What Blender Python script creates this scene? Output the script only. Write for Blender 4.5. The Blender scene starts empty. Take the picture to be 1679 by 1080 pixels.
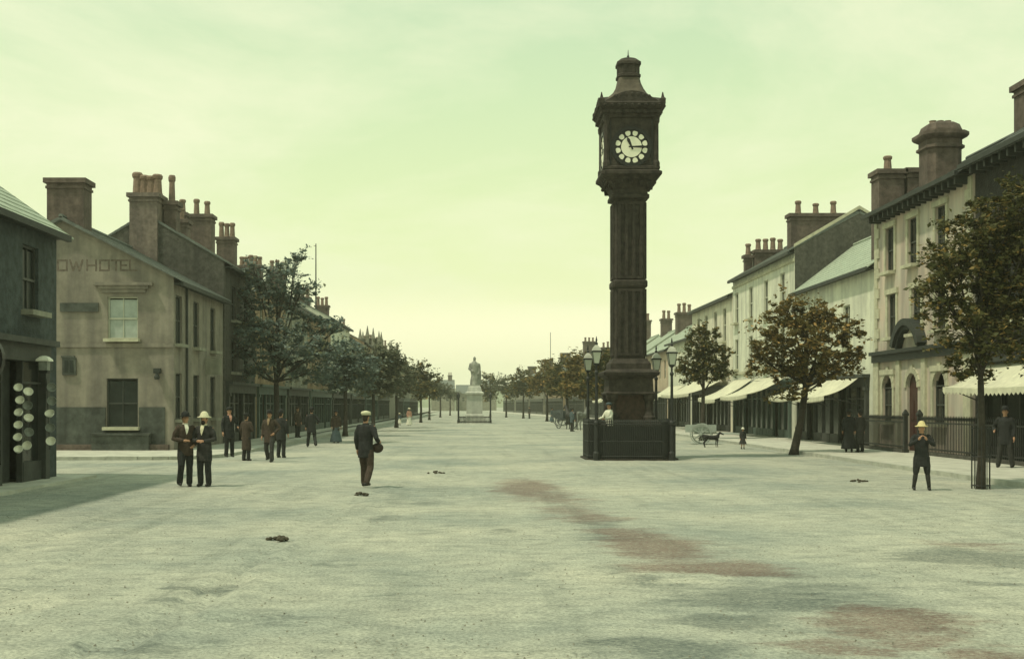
import bpy, bmesh, math, random
import numpy as np
from mathutils import Vector, Matrix, noise
random.seed(7); np.random.seed(7)
R = math.radians
scene = bpy.context.scene
COL = scene.collection

# ------------------------------------------------------------------ camera
F, CX, HY, CZ = 1880.0, 785.0, 664.0, 1.93      # focal length in photo pixels, vanishing point, eye height
cam = bpy.data.cameras.new('camera'); cam_o = bpy.data.objects.new('camera', cam); COL.objects.link(cam_o)
cam_o.location = (0, 0, CZ); cam_o.rotation_euler = (R(90), 0, 0)
cam.sensor_width = 36; cam.lens = 36 * F / 1679
cam.shift_x = (839.5 - CX) / 1679; cam.shift_y = (HY - 540) / 1679
cam.clip_start = .1; cam.clip_end = 9000
scene.camera = cam_o

# ------------------------------------------------------------------ sky and sun
SUN_EL, SUN_TILT = 63, -26         # sun stands to the left of the street, a little behind the camera
w = bpy.data.worlds.new('World'); scene.world = w; w.use_nodes = True
nt = w.node_tree; nt.nodes.clear()
def N(t, kind, **kw):
    n = t.nodes.new(kind)
    for k, v in kw.items():
        if k.startswith('i_'): n.inputs[k[2:]].default_value = v
        else: setattr(n, k, v)
    return n
out = N(nt, 'ShaderNodeOutputWorld'); bg = N(nt, 'ShaderNodeBackground'); bg.inputs['Strength'].default_value = .107
sky = N(nt, 'ShaderNodeTexSky', sky_type='NISHITA', sun_disc=False)
sky.sun_elevation = R(SUN_EL); sky.sun_rotation = R(-90 + SUN_TILT); sky.dust_density = 3; sky.air_density = 1
tc = N(nt, 'ShaderNodeTexCoord'); sep = N(nt, 'ShaderNodeSeparateXYZ'); nt.links.new(tc.outputs['Generated'], sep.inputs[0])
rp = N(nt, 'ShaderNodeValToRGB'); nt.links.new(sep.outputs['Z'], rp.inputs[0])
er = rp.color_ramp; er.elements[0].position = 0; er.elements[0].color = (.90, .92, .62, 1)
er.elements[1].position = 1; er.elements[1].color = (.40, .62, .50, 1)
for p, c in ((.07, (.88, .92, .52, 1)), (.16, (.75, .86, .45, 1)), (.26, (.62, .78, .44, 1)), (.36, (.50, .68, .43, 1))):
    e = er.elements.new(p); e.color = c
# thin cloud: noise on the cloud plane
mz = N(nt, 'ShaderNodeMath', operation='ADD'); mz.inputs[1].default_value = .22; nt.links.new(sep.outputs['Z'], mz.inputs[0])
dv = N(nt, 'ShaderNodeVectorMath', operation='DIVIDE'); nt.links.new(tc.outputs['Generated'], dv.inputs[0]); nt.links.new(mz.outputs[0], dv.inputs[1])
nz = N(nt, 'ShaderNodeTexNoise'); nz.inputs['Scale'].default_value = 1.25; nz.inputs['Detail'].default_value = 9; nz.inputs['Roughness'].default_value = .62; nz.inputs['Distortion'].default_value = .4
nt.links.new(dv.outputs[0], nz.inputs['Vector'])
cr = N(nt, 'ShaderNodeValToRGB'); cr.color_ramp.elements[0].position = .40; cr.color_ramp.elements[1].position = .66
cr.color_ramp.elements[0].color = (0, 0, 0, 1); cr.color_ramp.elements[1].color = (.85, .85, .85, 1)
nt.links.new(nz.outputs['Fac'], cr.inputs[0])
mx = N(nt, 'ShaderNodeMix', data_type='RGBA'); nt.links.new(cr.outputs[0], mx.inputs[0]); nt.links.new(rp.outputs[0], mx.inputs[6])
mx.inputs[7].default_value = (.88, .91, .60, 1)
# a low pale bank of cloud lying along the horizon all round
bn = N(nt, 'ShaderNodeMapping'); bn.inputs['Scale'].default_value = (1.6, 1.6, 14); nt.links.new(tc.outputs['Generated'], bn.inputs[0])
bz = N(nt, 'ShaderNodeTexNoise'); bz.inputs['Scale'].default_value = 1.0; bz.inputs['Detail'].default_value = 5; nt.links.new(bn.outputs[0], bz.inputs['Vector'])
br_ = N(nt, 'ShaderNodeValToRGB'); br_.color_ramp.elements[0].position = .46; br_.color_ramp.elements[1].position = .58; nt.links.new(bz.outputs['Fac'], br_.inputs[0])
bm_r = N(nt, 'ShaderNodeMapRange', interpolation_type='SMOOTHSTEP'); bm_r.inputs[1].default_value = .06; bm_r.inputs[2].default_value = .11; bm_r.inputs[3].default_value = .95; bm_r.inputs[4].default_value = 0; nt.links.new(sep.outputs['Z'], bm_r.inputs[0])
bmul = N(nt, 'ShaderNodeMath', operation='MULTIPLY'); nt.links.new(br_.outputs[0], bmul.inputs[0]); nt.links.new(bm_r.outputs[0], bmul.inputs[1])
mb_ = N(nt, 'ShaderNodeMix', data_type='RGBA'); nt.links.new(bmul.outputs[0], mb_.inputs[0]); nt.links.new(mx.outputs[2], mb_.inputs[6]); mb_.inputs[7].default_value = (1.08, 1.04, .68, 1)
mx = mb_
sc10 = N(nt, 'ShaderNodeVectorMath', operation='SCALE'); sc10.inputs[3].default_value = 10.0; nt.links.new(mx.outputs[2], sc10.inputs[0])
m2 = N(nt, 'ShaderNodeMix', data_type='RGBA'); m2.inputs[0].default_value = .90
nt.links.new(sky.outputs[0], m2.inputs[6]); nt.links.new(sc10.outputs[0], m2.inputs[7])
nt.links.new(m2.outputs[2], bg.inputs['Color']); nt.links.new(bg.outputs[0], out.inputs[0])
sl = bpy.data.lights.new('sun', 'SUN'); so = bpy.data.objects.new('sun', sl); COL.objects.link(so)
sl.energy = 2.6; sl.angle = R(2.5); sl.color = (1, .91, .69)
so.rotation_euler = Vector((math.cos(R(SUN_TILT)), -math.sin(R(SUN_TILT)), -math.tan(R(SUN_EL)))).to_track_quat('-Z', 'Y').to_euler()
so.location = (-40, 40, 60)
vs = scene.view_settings; vs.view_transform = 'Standard'; vs.look = 'None'; vs.exposure = .13; vs.gamma = 1; vs.use_curve_mapping = False
scene.cycles.volume_bounces = 1; scene.cycles.max_bounces = 8; scene.cycles.use_denoising = True

# ------------------------------------------------------------------ helpers
def at(px, py=None, d=None, z=0.0):
    """photo pixel -> world point; depth from the ground height z when d is not given"""
    if d is None: d = F * (CZ - z) / (py - HY)
    return Vector(((px - CX) * d / F, d, z if py is None or d is None else CZ - (py - HY) * d / F))
def zat(py, d): return CZ + (HY - py) * d / F

MATS = {}
def mat(name, col, rough=.85, var=.25, scale=3., bump=.15, bscale=30., streak=0., metal=0., spec=.3, tint=None, randv=0., trans=0.):
    if name in MATS: return MATS[name]
    m = bpy.data.materials.new(name); m.use_nodes = True; t = m.node_tree; b = t.nodes['Principled BSDF']
    b.inputs['Roughness'].default_value = rough; b.inputs['Metallic'].default_value = metal; b.inputs['Specular IOR Level'].default_value = spec
    g = N(t, 'ShaderNodeNewGeometry')
    n1 = N(t, 'ShaderNodeTexNoise'); n1.inputs['Scale'].default_value = scale; n1.inputs['Detail'].default_value = 8; n1.inputs['Roughness'].default_value = .65
    t.links.new(g.outputs['Position'], n1.inputs['Vector'])
    r1 = N(t, 'ShaderNodeValToRGB'); c = Vector(col)
    lo = c * (1 - var); hi = c * (1 + var * .8)
    if tint: hi = Vector(tint)
    r1.color_ramp.elements[0].position = .32; r1.color_ramp.elements[1].position = .70
    r1.color_ramp.elements[0].color = (*lo, 1); r1.color_ramp.elements[1].color = (*hi, 1)
    t.links.new(n1.outputs['Fac'], r1.inputs[0]); src = r1.outputs[0]
    if streak > 0:
        mp = N(t, 'ShaderNodeMapping'); mp.inputs['Scale'].default_value = (1.6, 1.6, .16)
        n2 = N(t, 'ShaderNodeTexNoise'); n2.inputs['Scale'].default_value = 1.3; n2.inputs['Detail'].default_value = 6
        t.links.new(g.outputs['Position'], mp.inputs[0]); t.links.new(mp.outputs[0], n2.inputs['Vector'])
        r2 = N(t, 'ShaderNodeValToRGB'); r2.color_ramp.elements[0].position = .35; r2.color_ramp.elements[1].position = .62
        r2.color_ramp.elements[0].color = (1 - streak, 1 - streak, 1 - streak * .9, 1); r2.color_ramp.elements[1].color = (1, 1, 1, 1)
        t.links.new(n2.outputs['Fac'], r2.inputs[0])
        mm = N(t, 'ShaderNodeMix', data_type='RGBA', blend_type='MULTIPLY'); mm.inputs[0].default_value = 1
        t.links.new(src, mm.inputs[6]); t.links.new(r2.outputs[0], mm.inputs[7]); src = mm.outputs[2]
    if randv > 0:
        oi = N(t, 'ShaderNodeObjectInfo'); mr = N(t, 'ShaderNodeMapRange'); mr.inputs[3].default_value = 1 - randv; mr.inputs[4].default_value = 1 + randv
        t.links.new(oi.outputs['Random'], mr.inputs[0])
        sv = N(t, 'ShaderNodeVectorMath', operation='SCALE'); t.links.new(src, sv.inputs[0]); t.links.new(mr.outputs[0], sv.inputs[3]); src = sv.outputs[0]
    t.links.new(src, b.inputs['Base Color'])
    if bump > 0:
        n3 = N(t, 'ShaderNodeTexNoise'); n3.inputs['Scale'].default_value = bscale; n3.inputs['Detail'].default_value = 5
        t.links.new(g.outputs['Position'], n3.inputs['Vector'])
        bp = N(t, 'ShaderNodeBump'); bp.inputs['Strength'].default_value = bump; bp.inputs['Distance'].default_value = .03
        t.links.new(n3.outputs['Fac'], bp.inputs['Height']); t.links.new(bp.outputs[0], b.inputs['Normal'])
    MATS[name] = m
    return m

M = dict(
    cream=mat('cream_render', (.72, .69, .55), var=.14, streak=.25, scale=1.2),
    cream2=mat('pale_render', (.68, .69, .56), var=.14, streak=.26, scale=1.5),
    bankwall=mat('bank_stone', (.62, .60, .49), var=.14, scale=.55, streak=.38, tint=(.62, .49, .40)),
    sootwall=mat('soot_black_stone', (.032, .031, .028), var=.5, scale=5, streak=.35, bump=.6, bscale=14),  # wall in shade: its darkness is put into the stone colour
    darkroof=mat('dark_slate_roof', (.07, .078, .074), var=.4, scale=4, bump=.4, bscale=9, rough=.65),
    pink=mat('pink_render', (.54, .42, .31), var=.2, streak=.25, scale=1.2, tint=(.56, .47, .34)),
    hotel=mat('grey_brown_roughcast', (.255, .232, .190), var=.22, streak=.35, scale=2.2, bump=.5, bscale=45),
    plinth=mat('painted_plinth', (.082, .092, .080), var=.45, scale=3, streak=.3),
    slatewall=mat('dark_slate_stone', (.085, .082, .07), var=.45, scale=5, streak=.35, bump=.6, bscale=14),
    shopwall=mat('dark_grey_roughcast', (.062, .078, .078), var=.45, scale=5, streak=.3, bump=.5, bscale=40),
    sand=mat('warm_sandstone', (.33, .24, .15), var=.3, scale=2, streak=.3),
    greywall=mat('grey_render', (.30, .30, .235), var=.25, scale=1.6, streak=.3),
    chim=mat('sooty_chimney_stone', (.135, .105, .088), var=.4, scale=4, streak=.35, bump=.5, bscale=18),
    stackstone=mat('light_streaked_stack', (.20, .165, .14), var=.35, scale=4, streak=.45, bump=.5, bscale=18),
    pot=mat('clay_chimney_pot', (.21, .15, .115), var=.35, scale=6),
    roof=mat('grey_slate_roof', (.12, .135, .125), var=.35, scale=4, bump=.4, bscale=9, rough=.6),
    roof2=mat('pale_lichened_slate', (.34, .39, .31), var=.25, scale=3, bump=.4, bscale=9, rough=.7),
    trim=mat('pale_stone_trim', (.50, .49, .36), var=.2, scale=4, streak=.2),
    dtrim=mat('dark_gutter_paint', (.03, .035, .032), var=.3, rough=.6),
    frame=mat('cream_window_paint', (.45, .46, .37), var=.1, rough=.5, bump=0),
    dframe=mat('dark_window_paint', (.05, .055, .05), var=.2, rough=.5, bump=0),
    glass=mat('window_glass', (.022, .026, .024), var=.3, rough=.12, bump=.04, bscale=3, spec=.5),
    darkglass=mat('dark_window_glass', (.018, .024, .022), var=.3, rough=.35, bump=.05, bscale=3, spec=.25),
    blind=mat('pale_window_blind', (.36, .41, .37), var=.2, rough=.5, bump=0),  # even pale colour laid on the panes themselves
    shopdark=mat('shop_timber', (.05, .055, .05), var=.4, rough=.55, streak=.2),
    shopgreen=mat('shop_timber_green', (.075, .11, .095), var=.3, rough=.5, streak=.2),
    shopred=mat('shop_timber_red', (.075, .03, .025), var=.35, rough=.55, streak=.3),
    canvas=mat('awning_canvas', (.62, .61, .46), var=.14, scale=5, rough=.9, streak=.15),
    iron=mat('black_iron', (.02, .022, .021), var=.3, rough=.55, spec=.4),
    soot=mat('sooty_red_sandstone', (.050, .042, .034), var=.6, scale=5, streak=.35, bump=.5, bscale=25),
    soot2=mat('dark_red_sandstone', (.068, .045, .035), var=.5, scale=6, bump=.6, bscale=16),
    sootl=mat('weathered_spire_lead', (.10, .085, .065), var=.3, scale=5, streak=.3),
    dialw=mat('opal_dial_glass', (.78, .78, .62), var=.05, rough=.3, bump=0),
    lampglass=mat('lantern_glass', (.50, .53, .44), var=.1, rough=.15, bump=0, spec=.5),
    lampcap=mat('pale_lantern_cap', (.42, .43, .36), var=.12, rough=.5),
    statue=mat('white_marble', (.52, .53, .46), var=.15, scale=2, streak=.25),
    statue2=mat('weathered_statue_stone', (.32, .33, .28), var=.3, scale=3, streak=.4),
    pave=mat('pale_flagstone', (.47, .47, .40), var=.22, scale=1.5, bump=.3),
    kerb=mat('kerb_stone', (.40, .41, .35), var=.25, scale=3),
    bark=mat('tree_bark', (.05, .042, .033), var=.4, scale=9, bump=.7, bscale=25),
    skin=mat('skin', (.42, .24, .15), var=.12, rough=.6, bump=0),
    hair=mat('dark_hair', (.03, .022, .016), var=.3, rough=.6, scale=40),
    cloth=mat('black_wool_cloth', (.022, .024, .024), var=.4, scale=14, rough=.9, bump=.3, bscale=60),
    cloth2=mat('charcoal_tweed', (.036, .036, .034), var=.4, scale=14, rough=.9, bump=.3, bscale=60),
    cloth3=mat('brown_tweed', (.055, .04, .03), var=.4, scale=14, rough=.9, bump=.3, bscale=60),
    blue=mat('slate_blue_cloth', (.07, .10, .11), var=.3, scale=14, rough=.9, bump=.3, bscale=60),
    pinkc=mat('pink_cotton', (.5, .27, .2), var=.2, scale=10, rough=.9),
    white=mat('white_cotton', (.66, .66, .54), var=.1, scale=10, rough=.9),
    straw=mat('pale_straw', (.62, .60, .42), var=.18, scale=30, rough=.8),
    yellow=mat('yellow_straw', (.58, .50, .26), var=.2, scale=30, rough=.8),
    boot=mat('black_leather', (.015, .015, .014), var=.2, rough=.45),
    leather=mat('brown_leather', (.035, .022, .015), var=.3, rough=.5),
    fur=mat('black_fur', (.017, .017, .016), var=.4, rough=.7, scale=25, bump=.4, bscale=70),
    horse=mat('dark_horse_coat', (.035, .034, .032), var=.4, rough=.6, scale=8),
    horse2=mat('grey_horse_coat', (.16, .17, .15), var=.3, rough=.6, scale=8),
    cartp=mat('pale_cart_paint', (.34, .38, .34), var=.2, rough=.6),
    cartd=mat('cart_timber', (.075, .09, .09), var=.3, rough=.7),
    enamel=mat('white_enamel', (.80, .80, .68), var=.12, rough=.35, scale=8),
    enamel2=mat('grey_tinware', (.22, .24, .21), var=.3, rough=.4, scale=8),
    gold=mat('gilt_paint', (.55, .27, .05), var=.15, rough=.45),
    black=mat('black_paint', (.012, .012, .012), var=.1, rough=.4),
    dung=mat('dung', (.075, .065, .045), var=.5, scale=20, bump=.8, bscale=30),
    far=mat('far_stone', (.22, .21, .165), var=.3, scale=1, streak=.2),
    letter=mat('faded_sign_paint', (.14, .115, .095), var=.45, scale=9, bump=0),
    hill=mat('far_hillside', (.13, .16, .09), var=.4, scale=.03, bump=0),
)

class MB:
    def __init__(s): s.v = []; s.f = []
    def add(s, vs, fs):
        b = len(s.v); s.v += [tuple(v) for v in vs]; s.f += [tuple(b + i for i in f) for f in fs]
    def face(s, *vs): s.add(vs, [range(len(vs))])
    def box(s, x0, x1, y0, y1, z0, z1):
        if x0 > x1: x0, x1 = x1, x0
        if y0 > y1: y0, y1 = y1, y0
        vs = [(x, y, z) for z in (z0, z1) for y in (y0, y1) for x in (x0, x1)]
        s.add(vs, [(0, 2, 3, 1), (4, 5, 7, 6), (0, 1, 5, 4), (2, 6, 7, 3), (0, 4, 6, 2), (1, 3, 7, 5)])
    def cbox(s, c, sx, sy, sz): s.box(c[0] - sx / 2, c[0] + sx / 2, c[1] - sy / 2, c[1] + sy / 2, c[2] - sz / 2, c[2] + sz / 2)
    def lathe(s, prof, n=12, c=(0, 0, 0), rot=0.):
        vs = []; fs = []
        for r, z in prof:
            for k in range(n):
                a = rot + 2 * math.pi * k / n; vs.append((c[0] + r * math.cos(a), c[1] + r * math.sin(a), c[2] + z))
        for i in range(len(prof) - 1):
            for k in range(n): fs.append((i * n + k, i * n + (k + 1) % n, (i + 1) * n + (k + 1) % n, (i + 1) * n + k))
        fs.append(tuple(range(n - 1, -1, -1))); fs.append(tuple((len(prof) - 1) * n + k for k in range(n)))
        s.add(vs, fs)
    def sq(s, prof, c=(0, 0, 0), cham=.0, sy=1.):
        """stacked square rings (half width, z), corners chamfered by a share of the half width"""
        vs = []; fs = []; n = 8 if cham > 0 else 4
        for h, z in prof:
            q = h * (1 - cham)
            ring = [(h, -q), (h, q), (q, h), (-q, h), (-h, q), (-h, -q), (-q, -h), (q, -h)] if n == 8 else [(h, -h), (h, h), (-h, h), (-h, -h)]
            vs += [(c[0] + x, c[1] + y * sy, c[2] + z) for x, y in ring]
        for i in range(len(prof) - 1):
            for k in range(n): fs.append((i * n + k, i * n + (k + 1) % n, (i + 1) * n + (k + 1) % n, (i + 1) * n + k))
        fs.append(tuple(range(n - 1, -1, -1))); fs.append(tuple((len(prof) - 1) * n + k for k in range(n)))
        s.add(vs, fs)
    def loft(s, secs, n=14):
        """horizontal elliptical rings (cx, cy, z, rx, ry)"""
        vs = []; fs = []
        for cx, cy, z, rx, ry in secs:
            for k in range(n):
                a = 2 * math.pi * k / n; vs.append((cx + rx * math.cos(a), cy + ry * math.sin(a), z))
        for i in range(len(secs) - 1):
            for k in range(n): fs.append((i * n + k, i * n + (k + 1) % n, (i + 1) * n + (k + 1) % n, (i + 1) * n + k))
        fs.append(tuple(range(n - 1, -1, -1))); fs.append(tuple((len(secs) - 1) * n + k for k in range(n)))
        s.add(vs, fs)
    def tube(s, pts, rad, n=8, round_ends=True):
        pts = [Vector(p) for p in pts]
        if not hasattr(rad, '__len__'): rad = [rad] * len(pts)
        rad = list(rad)
        if round_ends:
            d0 = (pts[0] - pts[1]).normalized(); d1 = (pts[-1] - pts[-2]).normalized()
            pts = [pts[0] + d0 * rad[0] * .7] + pts + [pts[-1] + d1 * rad[-1] * .7]; rad = [rad[0] * .55] + rad + [rad[-1] * .55]
        vs = []; fs = []; ref = None
        for i, p in enumerate(pts):
            t = (pts[min(i + 1, len(pts) - 1)] - pts[max(i - 1, 0)]).normalized()
            if ref is None: ref = Vector((0, 1, 0)) if abs(t.y) < .8 else Vector((1, 0, 0))
            u = (ref - t * ref.dot(t)).normalized(); v = t.cross(u); ref = u
            for k in range(n):
                a = 2 * math.pi * k / n; vs.append(p + (u * math.cos(a) + v * math.sin(a)) * rad[i])
        for i in range(len(pts) - 1):
            for k in range(n): fs.append((i * n + k, i * n + (k + 1) % n, (i + 1) * n + (k + 1) % n, (i + 1) * n + k))
        fs.append(tuple(range(n - 1, -1, -1))); fs.append(tuple((len(pts) - 1) * n + k for k in range(n)))
        s.add(vs, fs)
    def ball(s, c, rx, ry=None, rz=None, n=10, m=7):
        ry = ry or rx; rz = rz or rx
        s.loft([(c[0], c[1], c[2] - rz * math.cos(math.pi * i / m), rx * math.sin(math.pi * i / m) + 1e-4, ry * math.sin(math.pi * i / m) + 1e-4) for i in range(m + 1)], n)
    def mesh(s, name):
        me = bpy.data.meshes.new(name); me.from_pydata(s.v, [], s.f); me.update(); return me
    def build(s, name, m, parent=None, smooth=False, loc=None):
        me = s.mesh(name); me.materials.append(m)
        if smooth: me.polygons.foreach_set('use_smooth', [True] * len(me.polygons))
        return link(name, me, parent, loc)
def link(name, me, parent=None, loc=None, rot=0):
    o = bpy.data.objects.new(name, me); COL.objects.link(o)
    if parent: o.parent = parent
    if loc is not None: o.location = loc
    if rot: o.rotation_euler = (0, 0, rot)
    return o
def tag(o, label=None, cat=None, group=None, kind=None):
    if label: o['label'] = label
    if cat: o['category'] = cat
    if group: o['group'] = group
    if kind: o['kind'] = kind
    return o
def thing(name, label, cat, loc=(0, 0, 0), rot=0, group=None):
    o = bpy.data.objects.new(name, None); COL.objects.link(o); o.location = loc; o.rotation_euler = (0, 0, rot); o.empty_display_size = .3
    return tag(o, label, cat, group)
def kids(o): return [c for c in ALLKIDS.get(o, [])]
def copy_tree(o, parent=None):
    c = o.copy(); COL.objects.link(c)
    if parent: c.parent = parent
    for ch in list(o.children): copy_tree(ch, c)
    return c

# ------------------------------------------------------------------ ground
def seg_dist(P, pts):
    best = np.full(len(P), 1e9)
    for a, b in zip(pts[:-1], pts[1:]):
        a = np.array(a); b = np.array(b); ab = b - a
        t = np.clip(((P - a) @ ab) / (ab @ ab), 0, 1); best = np.minimum(best, np.linalg.norm(P - (a + t[:, None] * ab), axis=1))
    return best
def gpt(px, py):
    p = at(px, py); return (p.x, p.y)
def axis(lo, hi, fine0, fine1, st):
    a = list(np.arange(fine0, fine1, st)); s = st; v = fine1
    while v < hi: a.append(v); s *= 1.35; v += s
    a.append(hi); s = st; v = fine0; b = []
    while v > lo: s *= 1.35; v -= s; b.append(max(v, lo))
    return np.array(sorted(set(b + a)))
gx = axis(-900, 900, -13, 17, .11); gy = axis(-60, 1500, 6, 34, .11)
XX, YY = np.meshgrid(gx, gy); P = np.stack([XX.ravel(), YY.ravel()], 1)
Z = np.zeros(len(P))
ruts = [([gpt(150, 1079), gpt(230, 1035), gpt(300, 1003), gpt(345, 975), gpt(392, 948)], .028, .16),
        ([gpt(392, 948), gpt(430, 905), gpt(520, 850), gpt(610, 808), gpt(760, 772)], .022, .14),
        ([gpt(230, 1042), gpt(300, 1022), gpt(460, 1010)], .03, .12),
        ([gpt(-60, 955), gpt(40, 905), gpt(110, 872), gpt(230, 838)], .025, .25),
        ([gpt(-60, 1012), gpt(30, 1000), gpt(70, 992)], .03, .14),
        ([gpt(120, 1079), gpt(215, 1030), gpt(300, 985), gpt(380, 945), gpt(470, 890), gpt(560, 850)], .022, .06), ([gpt(175, 1079), gpt(262, 1032), gpt(345, 985), gpt(425, 940), gpt(510, 888)], .022, .06),
        ([gpt(-40, 1000), gpt(80, 935), gpt(200, 880), gpt(330, 832), gpt(480, 795)], .02, .07), ([gpt(-40, 925), gpt(60, 880), gpt(190, 830)], .02, .08),
        ([gpt(620, 830), gpt(800, 802), gpt(1000, 780)], .018, .16)]
for pts, dep, wd in ruts:
    d = seg_dist(P, pts)
    Z -= dep * np.exp(-(d / wd) ** 2); Z += dep * .6 * np.exp(-((d - wd * 2.0) / wd) ** 2)
near = (P[:, 1] < 60) & (P[:, 1] > 4) & (np.abs(P[:, 0]) < 24)
for i in np.nonzero(near)[0]:
    x, y = P[i]
    Z[i] += .018 * noise.noise((x * .5, y * .5, 0)) + .010 * noise.noise((x * 1.9, y * 1.9, 5)) + .007 * noise.noise((x * 4.5, y * 4.5, 9))
nx, ny = len(gx), len(gy)
idx = np.arange(nx * ny).reshape(ny, nx)
fc = np.stack([idx[:-1, :-1], idx[:-1, 1:], idx[1:, 1:], idx[1:, :-1]], -1).reshape(-1, 4)
me = bpy.data.meshes.new('ground'); me.from_pydata(np.column_stack([P, Z]).tolist(), [], fc.tolist())
me.polygons.foreach_set('use_smooth', [True] * len(me.polygons))
gm = bpy.data.materials.new('dusty_road'); gm.use_nodes = True; t = gm.node_tree; b = t.nodes['Principled BSDF']
b.inputs['Roughness'].default_value = .95; b.inputs['Specular IOR Level'].default_value = .1
g = N(t, 'ShaderNodeNewGeometry')
def gnoise(scale, detail=6, sx=1., sy=1., rough=.6):
    mp = N(t, 'ShaderNodeMapping'); mp.inputs['Scale'].default_value = (sx, sy, 1); t.links.new(g.outputs['Position'], mp.inputs[0])
    n = N(t, 'ShaderNodeTexNoise'); n.inputs['Scale'].default_value = scale; n.inputs['Detail'].default_value = detail; n.inputs['Roughness'].default_value = rough
    t.links.new(mp.outputs[0], n.inputs['Vector']); return n.outputs['Fac']
def ramp(src, p0, c0, p1, c1):
    r = N(t, 'ShaderNodeValToRGB'); e = r.color_ramp.elements; e[0].position = p0; e[1].position = p1; e[0].color = (*c0, 1); e[1].color = (*c1, 1)
    t.links.new(src, r.inputs[0]); return r.outputs[0]
def mixc(f, a, bb, blend='MIX'):
    m = N(t, 'ShaderNodeMix', data_type='RGBA', blend_type=blend)
    for v, k in ((f, 0), (a, 6), (bb, 7)):
        if isinstance(v, (tuple, float, int)): m.inputs[k].default_value = v if not isinstance(v, tuple) else (*v, 1)
        else: t.links.new(v, m.inputs[k])
    return m.outputs[2]
base = ramp(gnoise(.22, 7), .3, (.26, .29, .27), .68, (.50, .485, .41))
base = mixc(.75, base, ramp(gnoise(2.6, 9, .8, 1.2, .75), .36, (.66, .68, .68), .6, (1.1, 1.1, 1.06)), 'MULTIPLY')
base = mixc(.8, base, ramp(gnoise(26, 6, 1, 1, .8), .38, (.52, .54, .54), .6, (1.2, 1.2, 1.16)), 'MULTIPLY')
streaks = ramp(gnoise(1.6, 8, .45, 1.5, .72), .58, (1, 1, 1), .72, (.60, .62, .62))
base = mixc(.8, base, streaks, 'MULTIPLY')
warp = N(t, 'ShaderNodeTexNoise'); warp.inputs['Scale'].default_value = 1.1; warp.inputs['Detail'].default_value = 6
t.links.new(g.outputs['Position'], warp.inputs['Vector'])
wsub = N(t, 'ShaderNodeVectorMath', operation='SUBTRACT'); wsub.inputs[1].default_value = (.5, .5, .5); t.links.new(warp.outputs['Color'], wsub.inputs[0])
wsc = N(t, 'ShaderNodeVectorMath', operation='SCALE'); wsc.inputs[3].default_value = 1.7; t.links.new(wsub.outputs[0], wsc.inputs[0])
wadd = N(t, 'ShaderNodeVectorMath', operation='ADD'); t.links.new(g.outputs['Position'], wadd.inputs[0]); t.links.new(wsc.outputs[0], wadd.inputs[1])
RED, GRY = (.14, .078, .064), (.08, .10, .094)  # reddish dirt colour, and a darker grey for the other road patches
stains = [(865, 800, 60, 18, RED, .75), (935, 836, 60, 13, RED, .5), (985, 858, 50, 10, GRY, .55), (1080, 893, 95, 20, RED, .85), (1150, 930, 150, 13, RED, .75),
          (1230, 938, 110, 8, GRY, .6), (1050, 952, 80, 11, GRY, .65), (1270, 985, 200, 22, GRY, .75), (1200, 1022, 120, 8, GRY, .6), (1460, 1020, 120, 28, RED, .8), (1560, 1024, 60, 10, GRY, .5),
          (1590, 914, 150, 17, GRY, .85), (1600, 893, 90, 9, RED, .5), (1100, 1066, 170, 13, GRY, .75), (1380, 1060, 100, 18, RED, .6), (1640, 1074, 110, 14, RED, .7), (350, 966, 45, 7, GRY, .8), (830, 868, 30, 4, GRY, .6),
          (555, 925, 35, 5, GRY, .5), (545, 905, 30, 4, GRY, .5), (470, 1005, 90, 5, GRY, .45), (120, 905, 180, 30, GRY, .18), (860, 940, 30, 5, GRY, .45), (1655, 958, 40, 7, GRY, .6)]
stains += [(905, 815, 60, 12, RED, .6), (960, 848, 60, 10, RED, .6), (1030, 872, 60, 10, RED, .7), (1000, 880, 70, 8, GRY, .6), (1110, 912, 80, 10, RED, .6), (1330, 960, 90, 9, GRY, .6), (1170, 960, 120, 9, GRY, .5), (1390, 1000, 130, 14, GRY, .6), (1500, 1050, 130, 12, RED, .6), (1000, 935, 60, 7, GRY, .5), (150, 845, 160, 16, GRY, .3), (60, 960, 120, 14, GRY, .3), (250, 1060, 120, 12, GRY, .45), (700, 825, 50, 5, GRY, .5), (730, 800, 60, 4, GRY, .4), (640, 850, 30, 4, GRY, .5)]
rag = gnoise(3.2, 9, .55, 1.7, .78); rag2 = gnoise(16, 6, .7, 1.5, .8)
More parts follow.
